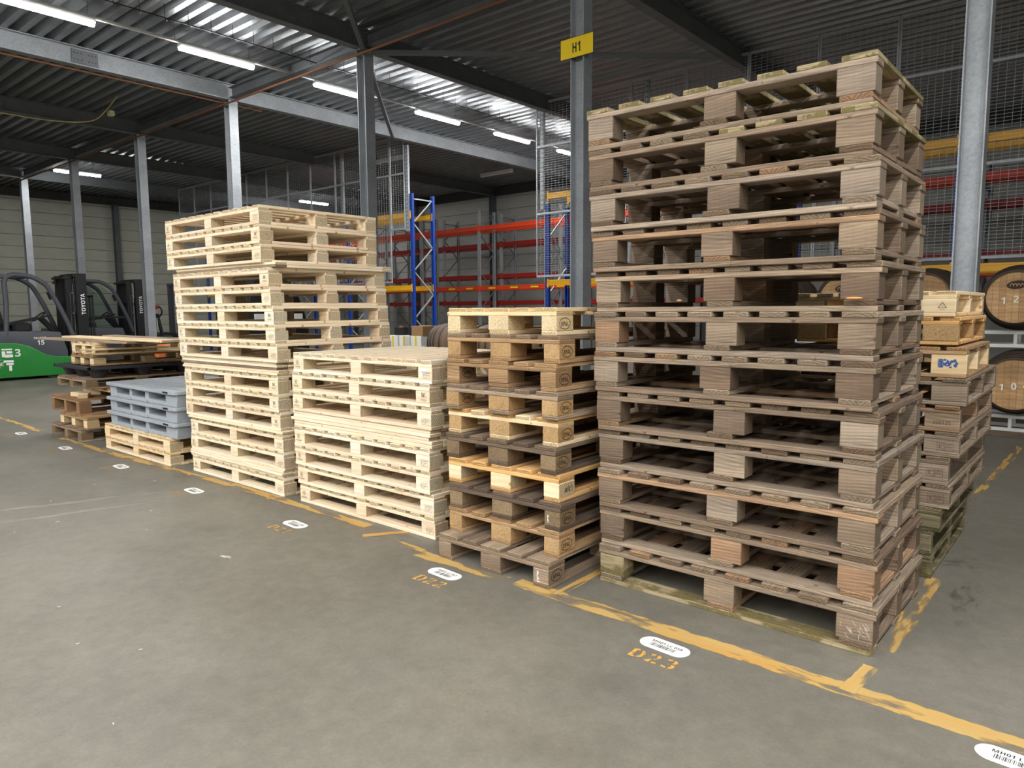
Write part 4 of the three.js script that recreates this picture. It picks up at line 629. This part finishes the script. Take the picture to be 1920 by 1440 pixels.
strip(-7.9, -2.84, -5.55, -2.93, .13, 1, 'yellow line in front of the honey pallets', .45);
strip(-9.2, -2.83, -7.9, -2.84, .12, 1, 'yellow line in front of the untidy stack', .75);
strip(-13.5, -2.88, -9.9, -2.85, .13, 1, 'yellow line running on beyond the untidy stack', .2);
strip(-.70, -2.76, -.675, -3.02, .1, 0, 'short yellow tee stroke off the line at the tallest stack', .5);
strip(-2.09, -2.8, -2.1, -3.3, .08, 1, 'short yellow stroke between euro pallets and the tallest stack', .15);
strip(-2.19, -2.98, -2.2, -3.3, .07, 1, 'second short yellow stroke between euro pallets and the tallest stack', .35);
strip(-3.62, -2.78, -3.42, -3.08, .08, 0, 'orange-yellow slanting stroke at the corner of the waist-high stack', .7);
strip(-4.92, -2.88, -4.87, -3.12, .08, 0, 'orange-yellow stroke at the corner of the tall pale stack', .8);
strip(-.665, -3.2, -.665, -4.25, .12, 2, 'faded yellow line beside the tallest stack', .25);
strip(-7.55, -2.84, -7.5, -2.98, .1, 0, 'short yellow stroke before the honey pallets', .05);
strip(-.78, -5.6, -.7, -8.9, .1, 2, 'patchy yellow floor line leading to the barrels', .55);
// stencilled bay numbers and stickers
const stencil = (txt, fade) => canvasTex(256, 128, (x, w, h) => { x.fillStyle = '#d4a550'; x.font = 'bold 120px sans-serif'; x.textAlign = 'center'; x.textBaseline = 'middle'; [...txt].forEach((c, i) => x.fillText(c, 46 + i * 82, 68)); x.globalCompositeOperation = 'destination-out'; for (let i = 0; i < 3; i++) x.fillRect(42 + i * 82 + (i ? 0 : 4), 0, 9, 128); x.fillRect(88, 58, 168, 8); const r = rng(txt.charCodeAt(2) * 7); for (let k = 0; k < 26 + fade * 90; k++) { x.globalAlpha = .5; x.beginPath(); x.ellipse(r() * w, r() * h, 3 + r() * 12, 1 + r() * 5, r() * 3, 0, 7); x.fill(); } });
const oval = (() => { const s = new THREE.Shape(), a = .115, b = .05, q = .05; s.moveTo(-a + q, -b); s.lineTo(a - q, -b); s.absarc(a - q, 0, b, -Math.PI / 2, Math.PI / 2); s.lineTo(-a + q, b); s.absarc(-a + q, 0, b, Math.PI / 2, Math.PI * 1.5); const g = new THREE.ExtrudeGeometry(s, { depth: .0012, bevelEnabled: false, curveSegments: 12 }); g.rotateX(-Math.PI / 2); return g; })();
const face = n => canvasTex(512, 192, (x, w, h) => { x.fillStyle = '#26262a'; x.textAlign = 'center'; x.textBaseline = 'middle'; x.font = 'bold 62px sans-serif'; x.fillText('MH01 LC ' + String(n).padStart(3, '0'), 262, 52, 360); const r = rng(n * 31); let p = 110; while (p < 400) { const b = 3 + Math.floor(r() * 3) * 3; x.fillStyle = r() < .8 ? '#3a3a3e' : '#8a8a8e'; x.fillRect(p, 92, b, 70); p += b + 3 + Math.floor(r() * 3) * 3; } });
for (let i = -1; i < 7; i++) {
  const x = i < 0 ? -.165 : [-1.40, -2.735, -4.17, -5.6, -7.02, -8.45, -9.9][i], n = 58 - i;
  const t = thing('floor_sticker', i < 0 ? 'white oval barcode sticker past the tallest stack with no stencil beside it' : `white oval barcode sticker on the floor by stencil D${23 - i}`, 'sticker', [x, .0016, i < 0 ? -2.655 : -2.645], -.06, 'oval floor stickers');
  part('plate', oval, MAT.white, t); part('print', (() => { const g = new THREE.PlaneGeometry(.21, .079); g.rotateX(-Math.PI / 2); return g; })(), decal(face(n)), t, [0, .0016, 0]);
  if (i >= 0) { const g = new THREE.PlaneGeometry(.235, .115); g.rotateX(-Math.PI / 2); const m = std({ map: stencil('D' + (23 - i), i / 6), transparent: true, roughness: .65, opacity: i > 2 ? .55 : .9 }); const o = tag(part('floor_stencil', g, m, scene, [x + .015, .0015, -2.525]), `yellow stencilled bay code D${23 - i} on the concrete`, 'floor code', 'stencilled bay codes'); o.castShadow = false; }
}
// stains and litter on the floor
const stainT = (seed, c, hard) => { const n = makeNoise(seed); return dataTex(256, 256, (u, v) => { const d = Math.hypot((u - .5) * 2, (v - .5) * 2), f = fbm(n, u * 6, v * 9, 6, 9, 5), a = Math.max(0, Math.min(1, (f - .3 - d * .3) * hard)) * (d < 1 ? Math.min(1, (1 - d) * 4) : 0); return [c[0], c[1], c[2], a]; }); };
function patch(x, z, w, d, a, tex, op, label) { const g = new THREE.PlaneGeometry(w, d); g.rotateX(-Math.PI / 2); const o = tag(part('floor_stain', g, std({ map: tex, transparent: true, opacity: op, roughness: .7 }), scene, [x, .0009, z], [0, a, 0]), label, 'stain'); o.castShadow = false; }
patch(-.5, -4.0, .16, .75, .05, stainT(301, [.3, .29, .27], 2.5), .45, 'dark tyre scuff on the floor beside the mossy pallets');
patch(-.6, -4.6, .3, .3, .4, stainT(302, [.3, .29, .27], 2.5), .35, 'small dark blot on the floor beside the stack of mossy pallets');
patch(-6.0, -1.85, .1, 1.5, -.35, stainT(303, [.86, .84, .8], 4), .35, 'pale scrape streak on the open floor'); patch(-5.7, -1.7, .08, 1.4, -.3, stainT(304, [.86, .84, .8], 4), .3, 'second pale scrape streak on the open floor');
patch(-3.93, -2.02, .12, .05, .1, stainT(305, [.8, .79, .75], 12), .9, 'small pale chipped patch on the open floor');
patch(-1.0, -1.15, .5, .3, .3, stainT(306, [.28, .26, .24], 5), .35, 'faint dark smudge on the open floor');
{ const r = rng(66), lit = WOOD.fresh; for (let k = 0; k < 15; k++) { const L = rr(r, .008, .03), x = rr(r, -6.5, .2), z = rr(r, -2.6, -.9); tag(part('wood_splinter', plank(L, .002, .003, 0, 0, .0005), pick(r, lit), scene, [x, .0022, z], [0, r() * 3, 0]), 'tiny pale wood splinter lying on the concrete', 'splinter', 'wood splinters on the floor'); } }
renderer.render(scene, camera);
